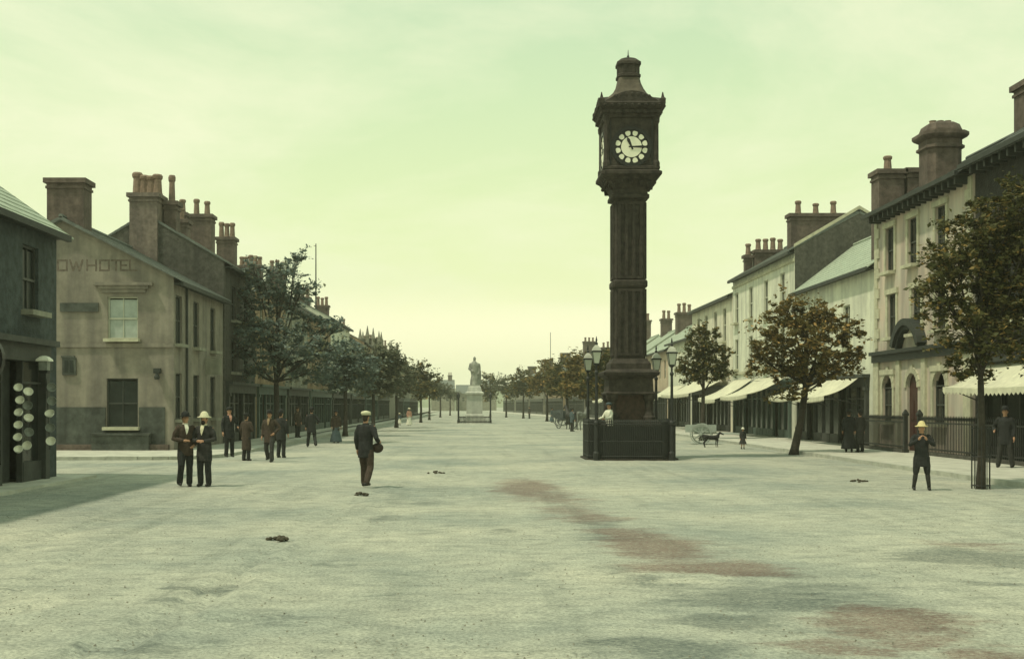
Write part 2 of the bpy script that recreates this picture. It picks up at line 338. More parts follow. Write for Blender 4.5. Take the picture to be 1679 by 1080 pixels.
for colr in (GRY, RED):
    field = None
    for px, py, rx, ry, c, st in stains:
        if c is not colr: continue
        p = at(px, py); p1 = at(px, py + ry); p0 = at(px, py - ry)
        sx = rx * p.y / F; sy = (p0.y - p1.y) / 2
        sb = N(t, 'ShaderNodeVectorMath', operation='SUBTRACT'); sb.inputs[1].default_value = (p.x, p.y, 0); t.links.new(wadd.outputs[0], sb.inputs[0])
        ml = N(t, 'ShaderNodeVectorMath', operation='MULTIPLY'); ml.inputs[1].default_value = (1 / sx, 1 / sy, 0); t.links.new(sb.outputs[0], ml.inputs[0])
        ln = N(t, 'ShaderNodeVectorMath', operation='LENGTH'); t.links.new(ml.outputs[0], ln.inputs[0])
        mr = N(t, 'ShaderNodeMapRange', interpolation_type='SMOOTHSTEP'); mr.inputs[1].default_value = .1; mr.inputs[2].default_value = 1.75; mr.inputs[3].default_value = st * 1.12; mr.inputs[4].default_value = 0
        t.links.new(ln.outputs['Value'], mr.inputs[0])
        if field is None: field = mr.outputs[0]
        else: ad = N(t, 'ShaderNodeMath', operation='MAXIMUM'); t.links.new(field, ad.inputs[0]); t.links.new(mr.outputs[0], ad.inputs[1]); field = ad.outputs[0]
    # ragged edge: the noise eats into the field
    q1 = N(t, 'ShaderNodeMath', operation='MULTIPLY_ADD'); t.links.new(rag, q1.inputs[0]); q1.inputs[1].default_value = 1.5; q1.inputs[2].default_value = -.80
    q2 = N(t, 'ShaderNodeMath', operation='MULTIPLY_ADD'); t.links.new(rag2, q2.inputs[0]); q2.inputs[1].default_value = .9; q2.inputs[2].default_value = -.45
    q3 = N(t, 'ShaderNodeMath', operation='ADD'); t.links.new(q1.outputs[0], q3.inputs[0]); t.links.new(q2.outputs[0], q3.inputs[1])
    q4 = N(t, 'ShaderNodeMath', operation='ADD'); t.links.new(q3.outputs[0], q4.inputs[0]); t.links.new(field, q4.inputs[1])
    mr = N(t, 'ShaderNodeMapRange', interpolation_type='SMOOTHSTEP'); mr.inputs[1].default_value = .10; mr.inputs[2].default_value = .72; mr.inputs[3].default_value = 0; mr.inputs[4].default_value = .85; t.links.new(q4.outputs[0], mr.inputs[0])
    q5 = N(t, 'ShaderNodeMapRange'); q5.inputs[1].default_value = 0; q5.inputs[2].default_value = .12; t.links.new(field, q5.inputs[0])
    q6 = N(t, 'ShaderNodeMath', operation='MULTIPLY'); t.links.new(mr.outputs[0], q6.inputs[0]); t.links.new(q5.outputs[0], q6.inputs[1])
    q7 = N(t, 'ShaderNodeMath', operation='MULTIPLY'); t.links.new(q6.outputs[0], q7.inputs[0]); t.links.new(ramp(gnoise(21, 8, .75, 1.4, .85), .40, (.3, .3, .3), .58, (1, 1, 1)), q7.inputs[1])
    base = mixc(q7.outputs[0], base, colr)
# cart tracks running along the street and short dark scuffs everywhere
base = mixc(.55, base, ramp(gnoise(1.0, 7, 1.3, .07, .7), .52, (1, 1, 1), .68, (.66, .68, .68)), 'MULTIPLY')
base = mixc(.8, base, ramp(gnoise(1.5, 8, .5, 1.8, .75), .57, (1, 1, 1), .69, (.48, .52, .54)), 'MULTIPLY')
t.links.new(base, b.inputs['Base Color'])
bp = N(t, 'ShaderNodeBump'); bp.inputs['Strength'].default_value = .7; bp.inputs['Distance'].default_value = .025
t.links.new(gnoise(22, 6), bp.inputs['Height']); t.links.new(bp.outputs[0], b.inputs['Normal'])
me.materials.append(gm)
tag(link('ground', me), kind='structure')

def poly_slab(name, pts, z0, z1, m, parent=None):
    mb = MB(); n = len(pts)
    mb.add([(x, y, z1) for x, y in pts], [range(n)]); mb.add([(x, y, z) for z in (z0, z1) for x, y in pts], [(i, (i + 1) % n, n + (i + 1) % n, n + i) for i in range(n)])
    return mb.build(name, m, parent)
def XL(d): return -12.4 if d < 200 else -12.4 - (d - 200) * .035
def XR(d): return 17.2 if d < 150 else 17.2 - (d - 150) * .058
arc = [(-9.4 - 2.6 * (1 - math.cos(a)), 40.4 + 2.6 * (1 - math.sin(a))) for a in np.linspace(0, math.pi / 2, 9)]   # kerb corner round the hotel
lk = [(XL(360) + 3, 360), (-9.4, 200)] + arc + [(-60, 40.4)]
tag(poly_slab('pavement', lk + [(-60, 46.6), (-12.2, 46.6), (-12.2, 360)], -.1, .11, M['pave']), kind='structure')
rk = [(12.7, 24), (12.7, 150), (XR(350) - 4.4, 350)]
tag(poly_slab('pavement', [(17.4, 24)] + rk[:1] + rk[1:] + [(XR(350) + .3, 350), (17.4, 150)], -.1, .11, M['pave']), kind='structure')
tag(poly_slab('pavement', [(-11.4, 15), (-10.2, 15), (-10.2, 30.6), (-11.4, 30.6)], -.1, .07, M['pave']), kind='structure')
def kerb_line(pts, wd=.16, z=.125):
    mb = MB()
    for (x0, y0), (x1, y1) in zip(pts[:-1], pts[1:]):
        L = math.hypot(x1 - x0, y1 - y0); n = max(1, int(L / 1.1)) if min(y0, y1) < 70 else max(1, int(L / 8))
        for k in range(n):
            a0 = k / n + .006 / max(L / n, .1) / n; a1 = (k + 1) / n - .006 / max(L / n, .1) / n
            nxv, nyv = (y1 - y0) / L * wd / 2, -(x1 - x0) / L * wd / 2
            q = [(x0 + (x1 - x0) * a, y0 + (y1 - y0) * a) for a in (a0, a1)]; zz = z + random.uniform(-.008, .008)
            c = [(q[0][0] - nxv, q[0][1] - nyv), (q[1][0] - nxv, q[1][1] - nyv), (q[1][0] + nxv, q[1][1] + nyv), (q[0][0] + nxv, q[0][1] + nyv)]
            mb.add([(x, y, -.08) for x, y in c] + [(x, y, zz) for x, y in c], [(4, 5, 6, 7), (0, 1, 5, 4), (1, 2, 6, 5), (2, 3, 7, 6), (3, 0, 4, 7)])
    return mb
tag(kerb_line(lk[1:]).build('kerb', M['kerb']), kind='structure')
tag(kerb_line(rk).build('kerb', M['kerb']), kind='structure')
# hills closing the view
hm = MB(); hs = []; K = 60
for j in range(5):
    for i in range(K + 1):
        x = -900 + 1800 * i / K; r = j / 4
        h = (22 + 16 * noise.noise((x * .004, 3, 0)) + 6 * noise.noise((x * .02, 7, 0))) * math.sin(r * math.pi / 2) if j else -1
        hs.append((x, 900 + 140 * j, h))
hm.add(hs, [(j * (K + 1) + i, j * (K + 1) + i + 1, (j + 1) * (K + 1) + i + 1, (j + 1) * (K + 1) + i) for j in range(4) for i in range(K)])
tag(hm.build('hills', M['hill'], smooth=True), kind='structure')

# ------------------------------------------------------------------ buildings
def wall(mb, o, u, n, W, H, rects, rev=.16, z0=0.):
    """wall sheet in the plane (u, z) from o with openings (a0, a1, b0, b1[, arched]) and their reveals"""
    o = Vector(o); u = Vector(u); n = Vector(n); v = Vector((0, 0, 1))
    us = sorted(set([0, W] + [r[k] for r in rects for k in (0, 1)])); vs = sorted(set([z0, H] + [r[k] for r in rects for k in (2, 3)]))
    pt = lambda a, b_, dd=0.: o + u * a + v * b_ - n * dd
    for a0, a1 in zip(us[:-1], us[1:]):
        for b0, b1 in zip(vs[:-1], vs[1:]):
            ca, cb = (a0 + a1) / 2, (b0 + b1) / 2
            if any(r[0] < ca < r[1] and r[2] < cb < r[3] for r in rects): continue
            mb.face(pt(a0, b0), pt(a1, b0), pt(a1, b1), pt(a0, b1))
    for r in rects:
        a0, a1, b0, b1 = r[:4]
        if len(r) > 4 and r[4]:
            rr = (a1 - a0) / 2; cz = b1 - rr; ca = (a0 + a1) / 2; K = 10
            arcp = [(ca + rr * math.cos(math.pi * k / K), cz + rr * math.sin(math.pi * k / K)) for k in range(K + 1)]
            for half in (arcp[:K // 2 + 1], arcp[K // 2:]):
                cor = (a1, b1) if half[0][0] > ca + 1e-6 else (a0, b1)
                for p, q in zip(half[:-1], half[1:]): mb.face(pt(*cor), pt(*p), pt(*q))
            ring = [(a0, b0), (a1, b0)] + arcp
        else: ring = [(a0, b0), (a1, b0), (a1, b1), (a0, b1)]
        for p, q in zip(ring, ring[1:] + ring[:1]): mb.face(pt(*p), pt(*q), pt(*q, rev), pt(*p, rev))

WCACHE = {}
def win_meshes(wd, h, style):
    k = (round(wd, 2), round(h, 2), style)
    if k in WCACHE: return WCACHE[k]
    f = MB(); t = .055; y0, y1 = -.03, .04
    f.box(-wd / 2, -wd / 2 + t, y0, y1, 0, h); f.box(wd / 2 - t, wd / 2, y0, y1, 0, h)
    arched = style.startswith('arch')
    f.box(-wd / 2 + t, wd / 2 - t, y0, y1, 0, t)
    hh = h - (wd / 2 if arched else t)
    f.box(-wd / 2 + t, wd / 2 - t, y0, y1, hh, hh + t)
    mid = hh * .5
    f.box(-wd / 2 + t, wd / 2 - t, y0 - .02, y1, mid - .03, mid + .03)
    bar = 'plain' not in style
    if bar: f.box(-.016, .016, y0 + .012, y1, t, mid - .03); f.box(-.016, .016, y0 + .012, y1, mid + .03, hh)
    pan = MB(); pw = (wd / 2 - t) if bar else (wd - 2 * t); ph = mid - .03 - t
    pan.box(-pw / 2 + (.01 if bar else 0), pw / 2 - (.01 if bar else 0), .012, .02, 0, ph)
    sill = MB(); sill.box(-wd / 2 - .1, wd / 2 + .1, -.30, .05, -.13, -.003)
    WCACHE[k] = (f.mesh('window'), pan.mesh('pane'), sill.mesh('window_sill'), t, mid, hh, bar, pw)
    return WCACHE[k]
def with_mat(me, m):
    key = (me.name, m.name)
    if key not in WCACHE: c = me.copy(); c.name = me.name.split('.')[0]; c.materials.clear(); c.materials.append(m); WCACHE[key] = c
    return WCACHE[key]
def window(root, pos, rot, wd, h, style='sash', fm='frame', gm='glass', sm='trim', rev=.16, sill=True, name='window'):
    """window standing in an opening whose outer face is the plane through pos, looking along local -Y"""
    f, pan, si, t, mid, hh, bar, pw = win_meshes(wd, h, style)
    o = link(name, with_mat(f, M[fm]), root, pos, rot)
    back = Matrix.Rotation(rot, 3, 'Z') @ Vector((0, rev - .05, 0)); o.location = Vector(pos) + back
    for row in (0, 1):
        z = t if row == 0 else mid + .03
        for cx in ((-pw / 2, pw / 2) if bar else (0,)): link('pane', with_mat(pan, M[gm] if not (gm == 'blindtop' and row) else M['blind']) if gm != 'blindtop' else with_mat(pan, M['blind' if row else 'glass']), o, (cx, 0, z))
    if sill: link('window_sill', with_mat(si, M[sm]), o, (0, -(rev - .05), 0))
    return o
def chimney(root, x, y, wx, wy, z0, z1, pots, pm='pot', cm='chim', oct_=False, pot_h=.9, along='y', pr=1.2):
    mb = MB()
    mb.box(x - wx / 2, x + wx / 2, y - wy / 2, y + wy / 2, z0, z1 - .42)
    mb.box(x - wx / 2 - .05, x + wx / 2 + .05, y - wy / 2 - .05, y + wy / 2 + .05, z1 - .42, z1 - .32)
    mb.box(x - wx / 2 - .01, x + wx / 2 + .01, y - wy / 2 - .01, y + wy / 2 + .01, z1 - .32, z1 - .2)
    mb.box(x - wx / 2 - .12, x + wx / 2 + .12, y - wy / 2 - .12, y + wy / 2 + .12, z1 - .2, z1)
    c = mb.build('chimney', M[cm], root)
    for i in range(pots):
        a = (i + .5) / pots - .5; hgt = pot_h * random.uniform(.85, 1.1)
        pp = (x, y + a * (wy - .05), z1 - .01) if along == 'y' else (x + a * (wx - .05), y, z1 - .01)
        if isinstance(along, tuple): pp = (x + random.uniform(-.3, .3) * wx, y + a * wy, z1 - .01)
        p = MB(); p.lathe([(a_ * pr, b_) for a_, b_ in ((.17, 0), (.17, .08), (.15, .12), (.125, hgt * .75), (.16, hgt * .8), (.17, hgt * .92), (.13, hgt))], 10, pp)
        p.build('chimney_pot', M[pm], c, smooth=False)
    return c
def roofs(root, s, D, y0, y1, eave, ridge, m, oh=.35, goh=.04, th=.13):
    for front in (1, 0):
        xr = s * D / 2
        if front: xe, ze = -s * oh, eave - oh * (ridge - eave) / (D / 2)
        else: xe, ze = s * (D + oh), eave - oh * (ridge - eave) / (D / 2)
        mb = MB()
        # slope laid as courses of slate, each lapping the one below
        nC = 14
        for k in range(nC):
            a0, a1 = k / nC, (k + 1) / nC + .012
            x0_, z0_ = xe + (xr - xe) * a0, ze + (ridge - ze) * a0 + .035; x1_, z1_ = xe + (xr - xe) * min(a1, 1), ze + (ridge - ze) * min(a1, 1)
            mb.add([(x0_, y0 - goh, z0_), (x1_, y0 - goh, z1_ + .004), (x1_, y1 + goh, z1_ + .004), (x0_, y1 + goh, z0_), (x0_, y0 - goh, z0_ - .035), (x0_, y1 + goh, z0_ - .035)], [(0, 1, 2, 3), (4, 0, 3, 5)])
        mb.face((xe, y0 - goh, ze - .001), (xr, y0 - goh, ridge - th), (xr, y1 + goh, ridge - th), (xe, y1 + goh, ze - .001))
        for y in (y0 - goh, y1 + goh): mb.face((xe, y, ze - .001), (xe, y, ze + .04), (xr, y, ridge + .02), (xr, y, ridge - th))
        mb.build('roof_slope', m, root)
    r = MB(); r.tube([(s * D / 2, y0 - goh, ridge + .03), (s * D / 2, y1 + goh, ridge + .03)], .09, 6, False); r.build('ridge_tiles', m, root)
ROT = {1: R(-90), -1: R(90)}
def shopfront(root, s, y0, y1, h, m='shopdark', stall=.55, doors=(.5,)):
    """timber shopfront standing proud of the wall face, panes and door behind"""
    f = MB(); x = lambda d: -s * d      # d = metres proud of the wall
    def bx(d0, d1, a0, a1, b0, b1): f.box(x(d0), x(d1), a0, a1, b0, b1)
    for y in (y0, y1 - .28): bx(-.1, .14, y, y + .28, 0, h - .55); bx(-.1, .2, y - .03, y + .31, h - .72, h - .551)
    bx(-.1, .16, y0 - .05, y1 + .05, h - .55, h - .14); bx(-.1, .36, y0 - .12, y1 + .12, h - .14, h)
    n = max(2, int((y1 - y0) / 1.25)); dy = (y1 - y0 - .56) / n; dk = {int(d * n) for d in doors}
    for k in range(n):
        a = y0 + .28 + k * dy
        if k: bx(-.1, .04, a - .035, a + .035, 0 if k in dk or k - 1 in dk else stall, h - .55)
        if k not in dk: bx(-.1, .05, a + .036, a + dy - .036, 0, stall); bx(-.1, .03, a + .036, a + dy - .036, h - 1.1, h - 1.05)
    sf = f.build('shop_front', M[m], root)
    for k in range(n):
        a = y0 + .28 + k * dy; p = MB()
        if k in dk:
            p.box(x(-.3), x(-.26), a + .04, a + dy - .04, 0.02, h - .56); p.box(x(-.26), x(-.23), a + .15, a + dy - .15, .15, .8); p.build('door', M[m], sf)
        else: p.box(x(-.06), x(-.05), a + .036, a + dy - .036, stall, h - .56); p.build('pane', M['glass'], sf)
    return sf
def building(name, label, s, X, y0, y1, eave, D, ridge, wallm, roofm, rows=(), shop=None, gable=(), chims=(), group=None, cornice='dtrim', band=None, rot=0., doors=(), coping=False, detail=True, oh=.35, ww='sash', fm='frame', cat='house', goh=.04, surround=False, pipe=()):
    L = y1 - y0 - .02
    root = thing(name, label, cat, (X, y0, 0), rot, group)
    rects = []; wins = []
    for row in rows:
        zb, h, wd, ys = row[:4]; st = row[4] if len(row) > 4 else ww; gm_ = row[5] if len(row) > 5 else 'glass'
        for i, yc in enumerate(ys):
            yl = yc - y0
            if yl - wd / 2 < .1 or yl + wd / 2 > L - .1: continue
            ar = st.startswith('arch'); rects.append((yl - wd / 2, yl + wd / 2, zb, zb + h, ar)); wins.append((yl, zb, wd, h, st, gm_ if gm_ != 'mix' else random.choice(['glass', 'glass', 'blindtop'])))
    for (yc, wd, h, ar) in doors: rects.append((yc - y0 - wd / 2, yc - y0 + wd / 2, .12, h, ar))
    if shop: rects.append((shop[0] - y0, shop[1] - y0, .02, shop[2] - .1))
    wb = MB(); wall(wb, (0, 0, 0), (0, 1, 0), (-s, 0, 0), L, eave, rects, z0=-.2)
    wall(wb, (0, 0, 0), (s, 0, 0), (0, -1, 0), D, eave, [g[:4] for g in gable], z0=-.2)
    wall(wb, (0, L, 0), (s, 0, 0), (0, 1, 0), D, eave, [], z0=-.2)
    wb.face((s * D, 0, -.2), (s * D, L, -.2), (s * D, L, eave), (s * D, 0, eave))
    rt = .13
    for y in (0, L): wb.face((0, y, eave), (s * D, y, eave), (s * D / 2, y, ridge - rt))
    wb.build('wall', M[wallm], root)
    roofs(root, s, D, 0, L, eave, ridge, M[roofm], goh=goh, oh=oh)
    for yl, zb, wd, h, st, gm_ in wins:
        o = window(root, (0, yl, zb), ROT[s], wd, h, st, fm=fm, gm=gm_, sill=detail, sm='trim' if s > 0 else 'greywall')
        if surround:
            sb = MB(); 
            for a, b_ in ((yl - wd / 2 - .2, yl - wd / 2 - .002), (yl + wd / 2 + .002, yl + wd / 2 + .2)): sb.box(-s * .05, s * .04, a, b_, zb, zb + h + .0)
            sb.box(-s * .09, s * .04, yl - wd / 2 - .24, yl + wd / 2 + .24, zb + h + .003, zb + h + .22)
            sb.build('window_surround', M['trim'], root)
    for g in gable:
        window(root, (s * (g[0] + g[1]) / 2, 0, g[2]), 0, g[1] - g[0], g[3] - g[2], g[4], gm=g[5], fm='frame' if g[5] == 'blind' else 'dframe')
    for (yc, wd, h, ar) in doors:
        db = MB(); yl = yc - y0; db.box(s * .1, s * .16, yl - wd / 2, yl + wd / 2, .12, h); 
        for a in (-.22, .22): db.box(s * .07, s * .1, yl + a * wd * 1.0 - .17 * wd, yl + a * wd + .17 * wd, .4, 1.2); db.box(s * .07, s * .1, yl + a * wd - .17 * wd, yl + a * wd + .17 * wd, 1.35, 2.1)
        db.build('door', M['shopred'], root)
    if cornice:
        cb = MB(); cb.box(-s * (oh + .05), -s * (oh - .07), 0, L, eave - .36, eave - .20); cb.box(-s * (oh - .07), 0.0, 0, L, eave - .34 if oh > .5 else eave - .30, eave - .26)
        if oh > .5:
            for k in range(int(L / .55)): cb.box(-s * (oh - .1), 0.0, .3 + k * .55, .42 + k * .55, eave - .62, eave - .345)
        cb.build('gutter', M[cornice], root)
    if band is not None:
        for z in band: bb = MB(); bb.box(-s * .09, s * .02, .01, L - .01, z, z + .17); bb.build('string_course', M['trim' if s > 0 else wallm], root)
    for yp in pipe:
        pb = MB(); pb.tube([(-s * .07, yp - y0, .1), (-s * .07, yp - y0, eave - .3)], .05, 6, False); pb.build('drainpipe', M['dtrim'], root)
    if coping:
        cb = MB()
        for xe in (0, s * D): cb.add([(xe, -.06, eave + .05), (xe, .2, eave + .05), (s * D / 2, .2, ridge + .1), (s * D / 2, -.06, ridge + .1), (xe, -.06, eave + .22), (xe, .2, eave + .22), (s * D / 2, .2, ridge + .28), (s * D / 2, -.06, ridge + .28)], [(4, 5, 6, 7), (0, 4, 7, 3), (1, 5, 6, 2), (0, 1, 5, 4)])
        cb.build('gable_coping', M['trim'], root)
    if shop: shopfront(root, s, shop[0] - y0, shop[1] - y0, shop[2], shop[3], doors=shop[4] if len(shop) > 4 else (.5,))
    for c in chims:     # (px, xoff, wx, wy, ztop, pots[, along]) position along the street in metres
        xo = s * c[1]; zb = min(ridge, eave + (ridge - eave) * (1 - abs(c[1] - D / 2) / (D / 2))) - .9
        chimney(root, xo, c[0] - y0, c[2], c[3], zb, c[4], c[5], along=c[6] if len(c) > 6 else 'y', pot_h=c[7] if len(c) > 7 else .9)
    return root
def dL(px, X=12.4): return X * F / (CX - px)
def dR(px, X=17.2): return X * F / (px - CX)

# ---- left side
shop = building('corner_shop', 'dark roughcast shop at the left edge with white wares hung outside', -1, -11.06, 15, 30.05, 6.55, 8, 9.4, 'shopwall', 'roof2',
    rows=[(4.25, 1.6, 1.0, [28.3, 24.5, 20], 'sash', 'darkglass')], shop=(16.5, 29.2, 3.55, 'shopdark', (.3, .85)), cat='shop', goh=.3, fm='dframe')
hY = 46.6
hotel = building('hotel', 'grey brown hotel on the corner with faded lettering on its gable', -1, -12.4, hY, 55.6, 7.15, 9.0, 9.55, 'hotel', 'roof',
    rows=[(4.45, 2.0, 1.0, [dL(290) + .3, dL(320) + .2, dL(349)], 'sash', 'darkglass'), (1.35, 1.9, 1.0, [dL(290) + .3, dL(320) + .2, dL(349)], 'sash', 'darkglass')],
    gable=[(1.45, 2.68, 4.63, 6.33, 'sash', 'blind'), (1.45, 2.72, 1.05, 3.02, 'sash', 'darkglass')], fm='dframe', cornice='dtrim', goh=.28, cat='hotel', pipe=[dL(304)])
hotel.children  # noqa
c = chimney(hotel, -4.5, .75, 1.50, 1.0, 9.0, 11.2, 0)
hb = MB(); hb.box(-.82, -3.2, -.24, 0.0, 6.78, 6.9); hb.box(-1.0, -3.02, -.16, 0.0, 6.64, 6.779); hb.box(-1.12, -2.9, -.1, 0.0, 6.5, 6.639)
hb.build('window_hood', M['hotel'], hotel)
hb = MB(); hb.box(0.0, -9, -.07, 0.0, 4.28, 4.44); hb.build('string_course', M['hotel'], hotel)
hb = MB(); hb.box(-.35, -1.40, -.05, 0.0, -.1, 1.85); hb.box(-2.76, -9, -.05, 0, -.1, 1.85); hb.box(-1.41, -2.75, -.05, 0, -.1, .90); hb.build('plinth', M['plinth'], hotel)
hb = MB(); hb.box(-.9, -3.2, -.42, -.052, .1, .72); hb.box(-.85, -3.25, -.5, -.052, .72, .80); hb.build('cellar_step', M['plinth'], hotel)
hb = MB(); hb.box(-.15, -9, -.30, -.055, 0, .34); hb.build('base_course', M['chim'], hotel)
nb = MB(); nb.box(-3.05, -4.6, -.07, 0, 5.72, 6.08); nb.build('name_board', M['plinth'], hotel)
nb = MB(); nb.box(-3.95, -4.5, -.09, 0, 3.15, 3.85); nb.box(-4.0, -4.55, -.11, -.0, 3.85, 3.93)
nbo = nb.build('notice_frame', M['plinth'], hotel); nb = MB(); nb.box(-4.05, -4.2, -.105, -.091, 3.25, 3.75); nb.box(-4.26, -4.4, -.105, -.091, 3.25, 3.75); nb.build('pane', M['darkglass'], nbo)
nb = MB(); nb.box(-.5, -.75, -.28, 0, 3.22, 3.42); nb.lathe([(.1, 0), (.12, .1), (.05, .25)], 8, (-.62, -.22, 2.97)); nb.build('wall_lamp', M['dtrim'], hotel)
nb = MB(); nb.box(.02, .75, 5.3, 5.34, 3.3, 4.05); nb.tube([(0, 5.32, 4.1), (.8, 5.32, 4.1)], .02, 5, False); nb.build('hanging_sign', M['greywall'], hotel)
# lettering OW HOTEL painted on the gable, letter blocks two millimetres proud
GL = {'O': [((0, 0), (0, 1)), ((1, 0), (1, 1)), ((0, 0), (1, 0)), ((0, 1), (1, 1))], 'W': [((0, 1), (.25, 0)), ((.25, 0), (.5, .8)), ((.5, .8), (.75, 0)), ((.75, 0), (1, 1))],
      'H': [((0, 0), (0, 1)), ((1, 0), (1, 1)), ((0, .5), (1, .5))], 'T': [((.5, 0), (.5, 1)), ((0, 1), (1, 1))], 'E': [((0, 0), (0, 1)), ((0, 0), (1, 0)), ((0, .5), (.8, .5)), ((0, 1), (1, 1))], 'L': [((0, 0), (0, 1)), ((0, 0), (1, 0))]}
def letter(parent, ch, x, z, wd, h, m, th=.055):
    mb = MB()
    for i, (p, q) in enumerate(GL[ch]):
        p = Vector((x + p[0] * wd, z + p[1] * h)); q = Vector((x + q[0] * wd, z + q[1] * h)); t_ = (q - p).normalized() * th / 2; n_ = Vector((-t_.y, t_.x)); yy = -.004 - .0012 * i
        c = [p - t_ - n_, q + t_ - n_, q + t_ + n_, p - t_ + n_]
        mb.add([(v.x, yy, v.y) for v in c] + [(v.x, yy + .01, v.y) for v in c], [(0, 1, 2, 3), (0, 1, 5, 4), (1, 2, 6, 5), (2, 3, 7, 6), (3, 0, 4, 7)])
    return mb.build('letter', m, parent)
lx = [(95, 'O'), (115, 'W'), (143, 'H'), (164, 'O'), (183, 'T'), (198, 'E'), (213, 'L')]
for px, ch in lx:
    letter(hotel, ch, (px - CX) * hY / F + 12.4, zat(443, hY), .36 if ch not in 'WEL' else (.5 if ch == 'W' else .28), .40, M['letter'], .075)
h2 = building('tall_stone_house', 'tall dark gabled house behind the hotel with many chimney pots', -1, -12.4, 55.9, 63.5, 8.95, 7.7, 11.3, 'slatewall', 'roof', fm='dframe',
    rows=[(6.2, 1.7, 1.0, [58, 61]), (3.6, 1.7, 1.0, [58, 61])], shop=(56.3, 63, 3.1, 'shopdark'),
    chims=[(62.6, 3.85, .8, .9, 12.0, 1, 'y', .8)])
chimney(h2, -3.92, .58, 1.36, 1.4, 7.0, 12.25, 4, pot_h=1.08, along='x', pr=1.6, cm='stackstone')
chimney(h2, -2.85, 1.1, .6, .8, 8.6, 12.0, 1, pot_h=1.25, pr=1.1)
building('sandstone_house', 'warm sandstone house half hidden by the big left tree', -1, -12.4, 63.6, 73.5, 8.9, 9.4, 11.6, 'sand', 'roof',
    rows=[(6.1, 1.7, 1.0, [65.5, 68.2, 71]), (3.7, 1.7, 1.0, [65.5, 68.2, 71])], shop=(64, 73, 3.1, 'shopgreen', (.2, .7)), chims=[(70.0, 4.5, 1.35, 1.1, 13.5, 2, 'x', .95), (66.2, 4.7, .5, .6, 13.0, 1)])
building('stone_house', 'grey house on the left with a narrow crowded chimney stack', -1, -12.4, 73.6, 83, 8.6, 9.4, 11.4, 'greywall', 'roof',
    rows=[(6., 1.6, 1.0, [75.5, 78, 81]), (3.7, 1.6, 1.0, [75.5, 78, 81])], shop=(74, 82.6, 3.1, 'shopdark'), chims=[(77.4, 4.6, 1.15, 1.1, 13.2, 3, 'x', 1.0)])
building('brick_house', 'brownish house on the left with a row of five short pots', -1, -12.4, 83.1, 96, 8.7, 9.4, 11.6, 'sand', 'roof',
    rows=[(6., 1.6, 1.0, [85, 88, 91, 94]), (3.7, 1.6, 1.0, [85, 88, 91, 94])], shop=(83.6, 95.6, 3.1, 'shopgreen', (.2, .7)), chims=[(85.5, 4.6, 1.7, .9, 12.3, 5, 'x', .8)])
farL = [(96.1, 110, 9.3, 'cream2', 'cream rendered house behind the second left tree'), (110.1, 124, 8.4, 'greywall', 'low grey house in the left row past the flagpole'), (124.1, 140, 8.8, 'sand', 'brown stone house two doors before the pinnacled hall'), (140.1, 158, 7.6, 'cream2', 'pale house next before the pinnacled hall'),
        (175.1, 186, 7.8, 'greywall', 'grey terrace house beyond the pinnacled hall'), (186.1, 204, 8.2, 'far', 'hazy stone house far down the left side'), (205, 235, 8.6, 'greywall', 'pale hazy house at the left bend of the street')]
for i, (a, b_, ev, wm, lab) in enumerate(farL):
    n = int((b_ - a) / 3.2); ys = [a + (k + .6) * 3.2 for k in range(n)]
    building('terrace_house', lab, -1, XL(a), a, b_, ev, 9.4, ev + 2.5, wm, 'roof', rows=[(ev - 2.9, 1.6, 1.0, ys, 'plain', 'darkglass'), (3.7, 1.6, 1.0, ys, 'plain', 'darkglass')], shop=(a + .5, b_ - .6, 3.1, random.choice(['shopdark', 'shopgreen']), (.5,)),
             chims=[(a + 1.2, 4.7, 1.4, 1.0, ev + 4.0, 3, 'x')], group='far houses on the left', detail=False)
# pinnacled hall
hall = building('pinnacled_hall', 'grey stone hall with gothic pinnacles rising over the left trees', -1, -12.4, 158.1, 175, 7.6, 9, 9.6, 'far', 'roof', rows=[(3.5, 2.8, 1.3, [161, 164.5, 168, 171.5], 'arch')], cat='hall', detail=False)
for (yy, xx, z1, r_) in ((.5, 1.4, 12.2, .22), (.5, 2.2, 12.6, .22), (.5, 3.0, 12.9, .24), (.5, 4.0, 12.5, .24), (4.2, 1.4, 12.3, .22), (4.2, 4.0, 12.4, .22), (.5, .3, 10.0, .22), (8, .3, 11.2, .3), (12, .3, 9.8, .22), (16, .3, 10.8, .3)):
    p = MB(); p.sq([(r_, 6), (r_, z1 - 1.5), (r_ * 1.25, z1 - 1.45), (r_ * 1.1, z1 - 1.3), (r_ * .6, z1 - .7), (.03, z1)], (-xx, yy, 0), .3); p.build('pinnacle', M['far'], hall)
p = MB(); p.sq([(1.5, 6), (1.5, 10.9), (1.6, 11.0), (1.6, 11.2)], (-2.7, 2.4, 0)); p.build('tower', M['far'], hall)

# ---- right side
bank_y0, bank_y1 = 39.9, 49.75
bank = building('bank', 'cream three storey bank with arched ground floor windows on the right', 1, 17.2, bank_y0, bank_y1, 10.3, 8, 12.6, 'bankwall', 'darkroof',
    rows=[(7.5, 1.85, .95, [dR(1460), dR(1497), dR(1543)], 'sash', 'glass'), (4.75, 1.8, .95, [dR(1463), dR(1503), dR(1543)], 'sash', 'mix'), (1.25, 1.95, 1.15, [dR(1456), dR(1541)], 'arch', 'glass')],
    doors=[(dR(1496), 1.1, 3.2, True)], chims=[], cornice='dtrim', cat='bank', surround=True, fm='dframe', oh=.6)
for yp, zt in ((52.0, 0),): pass
